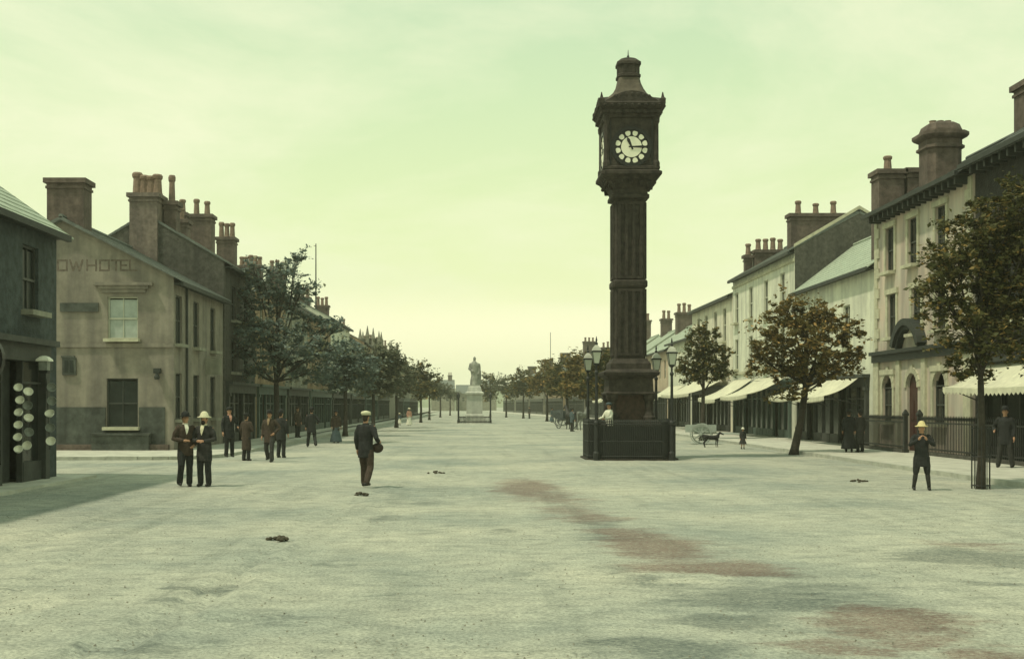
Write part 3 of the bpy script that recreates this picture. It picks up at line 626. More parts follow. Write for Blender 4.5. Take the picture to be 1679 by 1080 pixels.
# bank chimney caps, quoins, cornice, pediment, arch voussoirs
qb = [MB(), MB()]
for k in range(2): qb[k].box(-.06, .05, 0, .55 if k else .34, 0, .42)
qm = [q.mesh('quoin') for q in qb]
for q in qm: q.materials.append(M['trim'])
for side in (0, 1):
    for k in range(13):
        o = link('quoin', qm[k % 2], bank, (-.0, 0, 4.35 + k * .43))
        o.location.y = .02 if side == 0 else (bank_y1 - bank_y0 - .04 - (.55 if k % 2 else .34))
cb = MB(); L = bank_y1 - bank_y0 - .02
cb.box(-.30, 0, 0, L, 4.05, 4.2); cb.box(-.18, 0, 0, L, 3.75, 4.049); cb.build('ground_floor_cornice', M['dtrim'], bank)
for a, b_ in ((0, .6), (dR(1475) - bank_y0 - .2, dR(1475) - bank_y0 + .2), (dR(1517) - bank_y0 - .2, dR(1517) - bank_y0 + .2), (L - .6, L)): cb = MB(); cb.box(-.1, 0, a, b_, .3, 3.749); cb.build('pilaster', M['trim'], bank)
pb = MB(); yc = dR(1496) - bank_y0; K = 14
for r0, r1, pr in ((1.35, 1.62, .38), (1.2, 1.35, .26)):
    for k in range(K):
        a0, a1 = math.pi * (.12 + .76 * k / K), math.pi * (.12 + .76 * (k + 1) / K)
        pts = [(yc + r * math.cos(a), 3.75 + r * math.sin(a)) for r, a in ((r0, a0), (r1, a0), (r1, a1), (r0, a1))]
        pb.add([(-pr, y, z) for y, z in pts] + [(0, y, z) for y, z in pts], [(0, 1, 2, 3), (0, 1, 5, 4), (1, 2, 6, 5), (2, 3, 7, 6), (3, 0, 4, 7)])
pb.build('door_pediment', M['dtrim'], bank)
for px in (1456, 1496, 1541):
    vb = MB(); yc = dR(px) - bank_y0; r0 = .58; K = 9
    for k in range(K):
        a0, a1 = math.pi * k / K + .02, math.pi * (k + 1) / K - .02; r1 = r0 + (.34 if k == 4 else .24)
        pts = [(yc + r * math.cos(a), 3.2 - .575 + r * math.sin(a)) for r, a in ((r0, a0), (r1, a0), (r1, a1), (r0, a1))]
        vb.add([(-.06, y, z) for y, z in pts] + [(.02, y, z) for y, z in pts], [(0, 1, 2, 3), (0, 1, 5, 4), (1, 2, 6, 5), (2, 3, 7, 6), (3, 0, 4, 7)])
    vb.build('arch_stones', M['trim'], bank)
cb = MB(); cyc = 46.1 - bank_y0
cb.sq([(.68, 10.2), (.68, 12.1), (.78, 12.16), (.78, 12.26), (.70, 12.3), (.70, 12.5), (.86, 12.58), (.92, 12.66), (.92, 12.78), (.7, 12.82), (.7, 12.9), (.62, 13.12), (.5, 13.2)], (1.35, cyc, 0), .35); chb = cb.build('chimney', M['chim'], bank)
for k in (-1, 0, 1): p = MB(); p.lathe([(.14, 13.15), (.13, 13.3), (.15, 13.34)], 8, (1.35 + .3 * k, cyc, 0)); p.build('chimney_pot', M['pot'], chb)
nearb = building('dark_stone_house', 'shade darkened stone house at the right edge behind the near tree', 1, 17.25, 25, 39.85, 10.45, 8, 13.1, 'sootwall', 'darkroof',
    rows=[(7.4, 1.8, 1.0, [29, 32.5, 36]), (4.7, 1.8, 1.0, [29, 32.5, 36])], shop=(26, 39.3, 3.5, 'shopdark', (.3, .7)), chims=[(40.1, 2.3, 1.2, 1.0, 13.2, 2, 'y', .5)], fm='dframe', oh=.6)
low = building('low_house', 'low cream house with a pale slate roof beside the bank', 1, 17.2, 49.8, 62.3, 8.15, 6.4, 10.6, 'cream2', 'roof2',
    rows=[(4.9, 1.7, 1.0, [dR(1388), dR(1350)], 'sash', 'mix')], shop=(50.5, 61.6, 3.3, 'shopdark', (.25, .75)))
chimney(low, .78, .62, 1.1, 1.0, 6.5, 12.2, 1, along='x', pot_h=.7)
chimney(low, 2.35, .62, 1.75, 1.0, 6.5, 12.25, 0)
tall = building('cream_terrace', 'tall cream house with double cornice and dark gable end', 1, 17.2, 62.4, 77.6, 10.5, 7.0, 12.5, 'cream2', 'roof',
    rows=[(7.4, 2.0, .95, [dR(1208), dR(1231), dR(1256), dR(1283)]), (4.3, 2.0, .95, [dR(1208), dR(1231), dR(1256), dR(1283)])], shop=(63, 77, 3.4, 'shopgreen', (.2, .8)), coping=True,
    chims=[(68.4, 2.9, 3.2, .8, 13.3, 3, 'x', .75), (76.2, 2.1, 2.0, .7, 12.2, 4, 'x', .8), (76.4, .75, .5, .5, 11.9, 1, 'y', .8)], band=[9.75, 3.95])
# the gable end of that house is covered by a dark sheet, unlike its front
gb = MB(); gb.add([(.004, -.03, -.1), (7, -.03, -.1), (7, -.03, 10.5), (3.5, -.03, 12.35), (.004, -.03, 10.5)], [range(5)]); gb.add([(.004, -.03, -.1), (.004, -.03, 10.5), (.004, 0.02, 10.5), (.004, 0.02, -.1)], [range(4)])
gb.build('rubble_gable', M['slatewall'], tall)
t2 = building('pale_house', 'pale two storey house with four dark upper windows by the third right tree', 1, 17.2, 77.7, 92.4, 9.55, 7.0, 11.0, 'cream', 'roof2',
    rows=[(6.4, 2.3, 1.05, [dR(1188), dR(1173), dR(1158), dR(1145)]), (3.9, 1.6, 1.0, [dR(1188), dR(1173), dR(1158), dR(1145)])], shop=(78.3, 91.8, 3.3, 'shopdark', (.5,)))
for a, b_, ev, wm, lab, ch in [(92.6, 104, 7.6, 'cream2', 'low pale house just past the four window house', []), (104.1, 118, 7.2, 'pink', 'low pinkish house with a broad stack above the right lamps', [(115, 3.4, 1.6, 1.2, 11.2, 3, 'x')]),
        (118.1, 132, 7.4, 'cream2', 'low pale house with a narrow stack above the right lamps', [(126, 3.4, 1.1, 1.1, 11.4, 2, 'x')]), (132.1, 150, 7.6, 'sand', 'low brown house hidden behind the clock shaft', [(139, 3.0, 1.2, 1.0, 12.2, 2, 'x')])]:
    n = int((b_ - a) / 3); ys = [a + (k + .6) * 3 for k in range(n)]
    building('terrace_house', lab, 1, 17.2, a, b_, ev, 7, ev + 2.4, wm, 'roof2', rows=[(4.4, 1.7, 1.0, ys, 'plain')], shop=(a + .5, b_ - .6, 3.2, 'shopdark'), chims=ch, group='low houses on the right', detail=False)
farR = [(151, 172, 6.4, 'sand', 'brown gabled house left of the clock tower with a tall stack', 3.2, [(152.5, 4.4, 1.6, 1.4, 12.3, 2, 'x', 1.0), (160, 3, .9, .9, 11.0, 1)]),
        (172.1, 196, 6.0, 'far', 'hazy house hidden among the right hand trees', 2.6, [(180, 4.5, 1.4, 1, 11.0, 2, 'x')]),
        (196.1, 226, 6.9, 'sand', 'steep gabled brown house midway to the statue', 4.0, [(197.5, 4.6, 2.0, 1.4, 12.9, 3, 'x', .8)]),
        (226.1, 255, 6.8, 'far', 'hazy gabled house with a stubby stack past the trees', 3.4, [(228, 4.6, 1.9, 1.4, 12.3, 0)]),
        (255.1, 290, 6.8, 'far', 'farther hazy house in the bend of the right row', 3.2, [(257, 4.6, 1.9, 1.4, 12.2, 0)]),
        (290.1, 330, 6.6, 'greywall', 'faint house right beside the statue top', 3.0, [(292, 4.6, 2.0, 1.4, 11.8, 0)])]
for a, b_, ev, wm, lab, rise, ch in farR:
    n = int((b_ - a) / 3.4); ys = [a + (k + .6) * 3.4 for k in range(n)]
    building('gabled_house', lab, 1, XR(a), a, b_ - (b_ - a) * .12, ev, 9.6, ev + rise, wm, 'roof', rows=[(3.6, 1.6, 1.0, ys, 'plain')], shop=(a + .5, b_ - (b_ - a) * .12 - .6, 3.2, 'shopdark'), chims=ch, group='far gabled houses on the right', detail=False, rot=math.atan(.058))
for i, (x0, x1, ev, dd, lab) in enumerate([(-16, -8.2, 7.5, 385, 'faint pale house closing the street left of the statue'), (-8, 1.0, 6.0, 395, 'lowest faint house closing the street behind the statue'), (-2.5, 6.5, 8.2, 420, 'faint gabled house showing beside the statue shoulder')]):
    r = thing('end_house', lab, 'house', ((x0 + x1) / 2, dd, 0), 0, 'faint houses closing the street'); W = (x1 - x0) / 2
    mb = MB(); rr = [(W * .4 - .5, W * .4 + .5, 3.6, 5.2), (-W * .4 - .5 + W * 0, -W * .4 + .5, 3.6, 5.2)]
    wall(mb, (-W, 0, 0), (1, 0, 0), (0, -1, 0), 2 * W, ev, [(q[0] + W, q[1] + W, q[2] - .4, min(q[3] - .4, ev - .5)) for q in rr], z0=-.2); mb.box(-W, W, .3, 9, -.2, ev); mb.build('wall', M['far'], r)
    mb = MB(); mb.add([(-W, -.3, ev), (W, -.3, ev), (W, 9.3, ev), (-W, 9.3, ev), (-W, 4.5, ev + 3), (W, 4.5, ev + 3)], [(0, 1, 5, 4), (2, 3, 4, 5), (0, 4, 3), (1, 5, 2), (0, 1, 2, 3)]); mb.build('roof', M['roof'], r)
    for q in rr: window(r, ((q[0] + q[1]) / 2, 0, q[2] - .4), 0, 1.0, min(q[3], ev - .1) - q[2], 'plain', sill=False)
    chimney(r, W * .6, 4.5, 1.4, 1, ev + 1.8, ev + 4.6, 2, along='x')

# ------------------------------------------------------------------ awnings
def awning(label, X, y0, y1, z1, z0, proj, loc_s=1, lean=0., stripes=False):
    a = thing('shop_awning', label, 'awning', (X, y0, 0), 0, 'canvas awnings over the right hand shops')
    L = y1 - y0; nu, nv = 14, 6; vs = []; fs = []
    for j in range(nv + 1):
        for i in range(nu + 1):
            u, v = i / nu, j / nv
            sag = -.16 * math.sin(v * math.pi) * (1 + .5 * math.sin(u * 9)) - .09 * v * math.sin(u * math.pi)
            vs.append((-loc_s * proj * v, u * L, z1 + (z0 - z1) * v + sag + lean * u * v))
    for j in range(nv):
        for i in range(nu): fs.append((j * (nu + 1) + i, j * (nu + 1) + i + 1, (j + 1) * (nu + 1) + i + 1, (j + 1) * (nu + 1) + i))
    m = MB(); m.add(vs, fs); c = m.build('canvas', M['canvas'], a, smooth=True); md = c.modifiers.new('t', 'SOLIDIFY'); md.thickness = .012
    m = MB(); front = vs[-(nu + 1):]; nn = 28
    for k in range(nn):       # scalloped valance
        u0, u1 = k / nn, (k + 1) / nn; x = -loc_s * proj - loc_s * .008
        zf = lambda u: front[min(int(u * nu), nu - 1)][2] * (1 - (u * nu - min(int(u * nu), nu - 1))) + front[min(int(u * nu), nu - 1) + 1][2] * (u * nu - min(int(u * nu), nu - 1))
        um = (u0 + u1) / 2
        m.face((x, u0 * L, zf(u0)), (x, u1 * L, zf(u1)), (x, u1 * L, zf(u1) - .15), (x, um * L, zf(um) - .24), (x, u0 * L, zf(u0) - .15))
    v = m.build('valance', M['canvas'], a); md = v.modifiers.new('t', 'SOLIDIFY'); md.thickness = .01
    for y in (.05, L - .05):
        m = MB(); m.tube([(0, y, z0 - .45), (-loc_s * proj * .97, y, z0 + (lean if y > 1 else 0))], .022, 5, False); m.build('awning_arm', M['iron'], a)
    return a
awning('large white awning at the right edge near the caged tree', 17.1, 31.5, 39.4, 3.3, 2.55, 1.15)
awning('draped white awning directly left of the bank', 17.05, 51.0, 56.0, 3.3, 2.35, 1.7)
awning('short white awning behind the leaning tree trunk', 17.05, 57.0, 61.5, 3.2, 2.4, 1.5)
awning('long sagging white awning between the second and third right trees', 17.05, 63.5, 70.5, 3.55, 2.55, 2.2, lean=-.1)
awning('steep white awning with a dipped corner right of the third tree', 17.05, 71.2, 76.6, 3.6, 2.3, 2.4, lean=.1)
awning('broad white awning across the third right tree', 17.05, 79, 91, 3.9, 2.75, 2.6)
awning('hazy white awning right of the clock railing', 17.05, 95, 103, 3.6, 2.6, 2.2)
awning('pale awning seen just left of the clock tower lamps', 17.05, 120, 131, 3.6, 2.5, 2.4)
awning('far pale awning above the standing horse', 17.05, 136, 148, 3.6, 2.5, 2.4)

# ------------------------------------------------------------------ clock tower
TX, TY = 5.42, 41.6
ct = thing('clock_tower', 'tall dark sandstone clock tower standing in the roadway', 'clock tower', (TX, TY, 0))
def tp(name, prof, m, cham=0.): b_ = MB(); b_.sq(prof, (0, 0, 0), cham); return b_.build(name, M[m], ct)
tp('step', [(1.25, -.1), (1.25, .42), (1.2, .45)], 'soot'); tp('plinth', [(1.08, .45), (1.08, 1.2), (1.0, 1.35), (.95, 1.4)], 'soot')
tp('pedestal', [(.64, 1.4), (.64, 2.3)], 'soot2')
for sx in (-1, 1):
    for sy in (-1, 1):
        b_ = MB(); cx_, cy_ = sx * .66, sy * .66
        b_.lathe([(.24, 1.4), (.24, 1.5), (.19, 1.56), (.15, 1.7), (.145, 2.05), (.2, 2.14), (.22, 2.2), (.22, 2.3)], 10, (cx_, cy_, 0)); b_.build('colonnette', M['soot'], ct)
tp('pedestal_top', [(.88, 2.3), (.9, 2.36), (.80, 2.42), (.78, 2.86), (.86, 2.94), (.98, 3.0), (1.0, 3.1), (.93, 3.14), (.74, 3.22)], 'soot')
tp('shaft_base', [(.72, 3.22), (.72, 3.42), (.64, 3.52), (.60, 3.6)], 'soot')
tp('shaft', [(.555, 3.6), (.545, 6.14)], 'soot', .12); tp('shaft_band', [(.59, 6.14), (.625, 6.2), (.625, 6.36), (.59, 6.42)], 'soot', .12); tp('shaft', [(.545, 6.42), (.535, 9.3)], 'soot', .12)
for a in range(4):
    rb = MB()
    for x in (-.39, -.13, .13, .39):
        for z0, z1 in ((3.7, 6.1), (6.46, 9.2)): rb.box(x - .055, x + .055, -.605, -.5, z0, z1)
    for z0, z1 in ((3.7, 6.1), (6.46, 9.2)): rb.box(-.455, .455, -.60, -.5, z0, z0 + .1); rb.box(-.455, .455, -.60, -.5, z1 - .1, z1)
    o = rb.build('shaft_ribs', M['soot'], ct); o.rotation_euler = (0, 0, a * math.pi / 2)
tp('capital', [(.56, 9.3), (.68, 9.34), (.68, 9.46), (.62, 9.5), (.64, 9.62), (.72, 9.78), (.86, 9.96), (.93, 9.98), (.93, 10.02), (1.0, 10.06), (1.08, 10.12), (1.08, 10.22), (1.0, 10.27)], 'soot', .1)
for a in range(4):
    cb = MB()
    for k in range(5):
        x = -.72 + k * .36; cb.add([(x - .07, -.6, 9.62), (x + .07, -.6, 9.62), (x + .09, -1.02, 10.08), (x - .09, -1.02, 10.08), (x - .07, -.5, 10.08), (x + .07, -.5, 10.08)], [(0, 1, 2, 3), (0, 3, 4), (1, 5, 2)])
        cb.ball((x, -.84, 9.86), .075, n=7, m=5)
    o = cb.build('corbels', M['soot'], ct); o.rotation_euler = (0, 0, a * math.pi / 2)
tp('clock_case', [(.96, 10.27), (1.0, 10.30), (1.0, 10.38), (.9, 10.43), (.9, 12.1), (.98, 12.14), (.98, 12.24)], 'soot')
for sx in (-1, 1):
    for sy in (-1, 1):
        b_ = MB(); b_.lathe([(.13, 10.38), (.13, 10.54), (.09, 10.62), (.085, 11.9), (.12, 11.98), (.13, 12.14)], 8, (sx * .88, sy * .88, 0)); b_.build('corner_shaft', M['soot'], ct)
DZ = zat(241, 40.7)
for a in range(4):
    fr = MB(); K = 40       # raised moulded ring round the dial and square panel edge
    for r0, r1, pr in ((.60, .70, .955), (.70, .73, .93)):
        for k in range(K):
            a0, a1 = 2 * math.pi * k / K, 2 * math.pi * (k + 1) / K
            q = [(r * math.sin(x), DZ + r * math.cos(x)) for r, x in ((r0, a0), (r1, a0), (r1, a1), (r0, a1))]
            fr.add([(x, -pr, z) for x, z in q] + [(x, -.89, z) for x, z in q], [(0, 1, 2, 3), (0, 4, 7, 3), (1, 2, 6, 5)])
    for x in (-.76, .72): fr.box(x, x + .04, -.925, -.89, 10.46, 12.06)
    of = fr.build('clock_dial', M['black'], ct); of.rotation_euler = (0, 0, a * math.pi / 2)
    bd = MB(); bd.add([(0, -.905, DZ)] + [(.6 * math.sin(2 * math.pi * k / K), -.905, DZ + .6 * math.cos(2 * math.pi * k / K)) for k in range(K)], [(0, 1 + k, 1 + (k + 1) % K) for k in range(K)]); bd.build('dial_plate', M['black'], of)
    w_ = MB(); w_.add([(.37 * math.sin(2 * math.pi * k / K), y, DZ + .37 * math.cos(2 * math.pi * k / K)) for y in (-.92, -.906) for k in range(K)], [tuple(range(K))] + [(k, (k + 1) % K, K + (k + 1) % K, K + k) for k in range(K)]); w_.build('dial_centre', M['dialw'], of)
    for k in range(12):      # opal glass lights between the hours
        c_ = 2 * math.pi * (k + .5) / 12; sg = MB(); pts = []
        for q in range(12):
            aa = 2 * math.pi * q / 12; e = .093; u = e * .98 * math.copysign(abs(math.cos(aa)) ** .75, math.cos(aa)); v = e * .95 * math.copysign(abs(math.sin(aa)) ** .75, math.sin(aa))
            rr = .487 + v; pts.append((rr * math.sin(c_) + u * math.cos(c_) * rr / .487, rr * math.cos(c_) - u * math.sin(c_) * rr / .487))
        sg.add([(x, -.921, DZ + z) for x, z in pts] + [(x, -.906, DZ + z) for x, z in pts], [tuple(range(12))] + [(q, (q + 1) % 12, 12 + (q + 1) % 12, 12 + q) for q in range(12)]); sg.build('dial_light', M['dialw'], of)
    def hand(nm, ang, ln, wd, y):
        h_ = MB(); s_, c_ = math.sin(ang), math.cos(ang)
        P2 = lambda u, v: (u * c_ + v * s_, y, DZ - u * s_ + v * c_)
        pr = [(-wd * .6, -.1), (wd * .6, -.1), (wd * .5, 0), (wd, ln * .7), (0, ln), (-wd, ln * .7), (-wd * .5, 0)]
        f_ = [P2(*p) for p in pr]; h_.add(f_ + [(p[0], y + .012, p[2]) for p in f_], [tuple(range(7))] + [(q, (q + 1) % 7, 7 + (q + 1) % 7, 7 + q) for q in range(7)]); h_.build(nm, M['black'], of)
    hand('hour_hand', R(-24), .38, .055, -.938); hand('minute_hand', R(90), .57, .042, -.955)
tp('cornice', [(.98, 12.24), (1.02, 12.28), (1.02, 12.38), (1.1, 12.44), (1.16, 12.52), (1.18, 12.6), (1.12, 12.66)], 'soot')
for a in range(4):
    cb = MB()
    for k in range(9): x = -.96 + k * .24; cb.box(x - .06, x + .06, -1.09, -.98, 12.26, 12.37); cb.ball((x, -1.16, 12.52), .06, n=6, m=4)
    # low segmental pediment over the dial
    K = 10; ring = [(-1.02 + 2.04 * k / K, 12.62 + .42 * math.sin(math.pi * k / K)) for k in range(K + 1)]
    cb.add([(x, -1.1, z) for x, z in ring] + [(x, -.55, z + .05) for x, z in ring] + [(-1.02, -1.1, 12.6), (1.02, -1.1, 12.6)], [tuple(range(K + 1))] + [(k, k + 1, K + 2 + k, K + 1 + k) for k in range(K)])
    for k in range(7): x = -.6 + k * .2; cb.ball((x, -1.1, 12.72 + .2 * math.sin(math.pi * (x + 1.02) / 2.04)), .065, .03, .06, 6, 4)
    o = cb.build('pediment', M['soot'], ct); o.rotation_euler = (0, 0, a * math.pi / 2)
for sx in (-1, 1):
    for sy in (-1, 1): b_ = MB(); b_.sq([(.09, 12.6), (.1, 12.74), (.05, 12.8), (.015, 12.98)], (sx * 1.08, sy * 1.08, 0)); b_.build('corner_finial', M['soot'], ct)
tp('spire', [(.95, 12.64), (.82, 12.9), (.66, 13.05), (.60, 13.12), (.5, 13.3), (.42, 13.5), (.37, 13.72)], 'sootl', .2)
tp('cupola', [(.37, 13.72), (.42, 13.76), (.42, 13.84), (.36, 13.88), (.36, 14.15), (.43, 14.2), (.43, 14.3), (.36, 14.36), (.27, 14.44), (.12, 14.5), (.05, 14.52)], 'soot', .35)
for k in range(8):
    a = k * math.pi / 4 + .39; b_ = MB(); b_.ball((.41 * math.cos(a), .41 * math.sin(a), 14.25), .07, n=6, m=4); b_.box(.37 * math.cos(a) - .05, .37 * math.cos(a) + .05, .37 * math.sin(a) - .05, .37 * math.sin(a) + .05, 13.86, 14.2); b_.build('cupola_knob', M['soot'], ct)
b_ = MB(); b_.lathe([(.03, 14.5), (.05, 14.56), (.02, 14.62), (.008, 14.8)], 6); b_.build('finial', M['iron'], ct)

# railing round the tower (octagon with long front) and four lamps
RH = 1.33
rl = thing('iron_railing', 'dark iron railing enclosing the foot of the clock tower', 'railing', (TX, TY, 0))
half, ch = 1.53, .52; oc = [(-half + ch, -half), (half - ch, -half), (half, -half + ch), (half, half - ch), (half - ch, half), (-half + ch, half), (-half, half - ch), (-half, -half + ch)]
barm = MB(); barm.box(-.017, .017, -.017, .017, .05, RH + .02); barm.sq([(.03, RH), (.03, RH + .03), (.002, RH + .12)]); barm = barm.mesh('bar'); barm.materials.append(M['iron'])
rails = MB(); lowp = MB()
for (x0, y0), (x1, y1) in zip(oc, oc[1:] + oc[:1]):
    L_ = math.hypot(x1 - x0, y1 - y0); n = int(round(L_ / .075))
    for k in range(n): link('bar', barm, rl, (x0 + (x1 - x0) * k / n, y0 + (y1 - y0) * k / n, 0))
    for z, r_ in ((.14, .025), (.66, .02), (RH - .06, .03)): rails.tube([(x0, y0, z), (x1, y1, z)], r_, 6, False)
rails.build('rail', M['iron'], rl)
# dark sheet behind the bars, as dense as in the photograph
pn = MB()
for (x0, y0), (x1, y1) in zip(oc, oc[1:] + oc[:1]):
    nn_ = Vector((-(y1 - y0), x1 - x0)).normalized() * .05
    for z0, z1 in ((.08, .64), (.69, RH - .12)):
        q = [(x0 + nn_.x, y0 + nn_.y), (x1 + nn_.x, y1 + nn_.y)]
        pn.add([(*q[0], z0), (*q[1], z0), (*q[1], z1), (*q[0], z1)], [(0, 1, 2, 3)])
o = pn.build('cast_panels', M['iron'], rl); md = o.modifiers.new('t', 'SOLIDIFY'); md.thickness = .02
kb = MB()
for (x0, y0), (x1, y1) in zip(oc, oc[1:] + oc[:1]):
    nn_ = Vector((-(y1 - y0), x1 - x0)).normalized() * .12
    kb.add([(x0 - nn_.x, y0 - nn_.y, -.05), (x1 - nn_.x, y1 - nn_.y, -.05), (x1 - nn_.x, y1 - nn_.y, .05), (x0 - nn_.x, y0 - nn_.y, .05), (x0 + nn_.x, y0 + nn_.y, .05), (x1 + nn_.x, y1 + nn_.y, .05)], [(0, 1, 2, 3), (3, 2, 5, 4)])
kb.build('kerb_block', M['soot'], rl)
def lamp_post(label, x, y, h, rot=.0, group='gas lamps round the clock tower', z=0.):
    l = thing('street_lamp', label, 'street lamp', (x, y, z), rot, group)
    b_ = MB(); b_.lathe([(.12, -.02), (.12, .25), (.085, .32), (.075, 1.2), (.1, 1.25), (.1, 1.33), (.06, 1.4), (.045, h - 1.0), (.07, h - .95), (.07, h - .9), (.035, h - .85), (.035, h - .68)], 10); b_.build('post', M['iron'], l, smooth=False)
    b_ = MB(); b_.sq([(.04, h - .70), (.09, h - .65), (.095, h - .605)]); b_.build('lantern_base', M['iron'], l)
    for k in range(4):
        a = k * math.pi / 2; p = MB()
        q = [(-.088, -.092, h - .60), (.088, -.092, h - .60), (.14, -.15, h - .22), (-.14, -.15, h - .22)]
        p.face(*q); o = p.build('pane', M['lampglass'], l); o.rotation_euler = (0, 0, a); md = o.modifiers.new('t', 'SOLIDIFY'); md.thickness = .006
        p = MB(); p.tube([(-.09, -.095, h - .61), (-.148, -.155, h - .2)], .012, 5, False); o = p.build('lantern_bar', M['iron'], l); o.rotation_euler = (0, 0, a)
    b_ = MB(); b_.sq([(.18, h - .22), (.185, h - .18), (.15, h - .16)]); b_.build('lantern_rim', M['iron'], l)
    b_ = MB(); b_.sq([(.155, h - .16), (.12, h - .06), (.07, h), (.04, h + .04)]); b_.build('lantern_cap', M['lampcap'], l)
    b_ = MB(); b_.lathe([(.05, h + .04), (.055, h + .1), (.02, h + .14), (.035, h + .2), (.008, h + .34)], 7); b_.build('finial', M['iron'], l)
    return l
lamp_post('gas lamp at the far left corner of the clock railing', 4.1, 43.05, 3.85); lamp_post('gas lamp at the near left corner of the clock railing', 4.12, 40.15, 4.0)
lamp_post('gas lamp at the far right corner of the clock railing', 6.66, 43.05, 3.85); lamp_post('gas lamp at the near right corner of the clock railing', 6.76, 40.15, 3.95)

# ------------------------------------------------------------------ railing before the bank
br = thing('iron_railing', 'long black spiked railing in front of the bank', 'railing', (16.4, 33.5, .11))
bm_ = MB(); bm_.box(-.014, .014, -.014, .014, .02, 1.3); bm_.sq([(.028, 1.28), (.028, 1.32), (.002, 1.45)]); bm_ = bm_.mesh('bar'); bm_.materials.append(M['iron'])
Lr = 15.8; gap = (dR(1496, 16.4) - 33.5 - .7, dR(1496, 16.4) - 33.5 + .7)
for k in range(int(Lr / .13)):
    y = k * .13
    if gap[0] < y < gap[1]: continue
    link('bar', bm_, br, (0, y, 0))
m_ = MB()
for a, b_ in ((0, gap[0]), (gap[1], Lr)):
    for z in (.2, 1.15): m_.box(-.025, .025, a, b_, z, z + .05)
m_.build('rail', M['iron'], br); m_ = MB()
for a, b_ in ((0, gap[0]), (gap[1], Lr)): m_.box(-.14, .14, a, b_, -.05, .12)
m_.build('dwarf_wall', M['slatewall'], br)
for y in (0, gap[0], gap[1], Lr, 4): p = MB(); p.sq([(.07, 0), (.07, 1.4), (.1, 1.44), (.1, 1.5), (.02, 1.66)], (0, y, 0)); p.build('post', M['iron'], br)

# ------------------------------------------------------------------ statue
st = thing('statue', 'white robed statue on a tall pale pedestal in mid street', 'statue', at(778, 693)); SX, SY = st.location.x, st.location.y
b_ = MB(); b_.sq([(1.4, -.1), (1.4, .3)]); b_.sq([(1.15, .3), (1.15, .62)]); b_.build('step', M['statue'], st)
b_ = MB(); b_.sq([(1.0, .62), (1.0, .85), (.87, .98), (.83, 3.0)]); b_.build('pedestal', M['statue'], st)
b_ = MB(); b_.sq([(.83, 3.0), (1.02, 3.15), (1.02, 3.3), (.8, 3.42), (.7, 3.9), (.62, 3.98), (.62, 4.1)]); b_.build('pedestal_cornice', M['statue'], st)

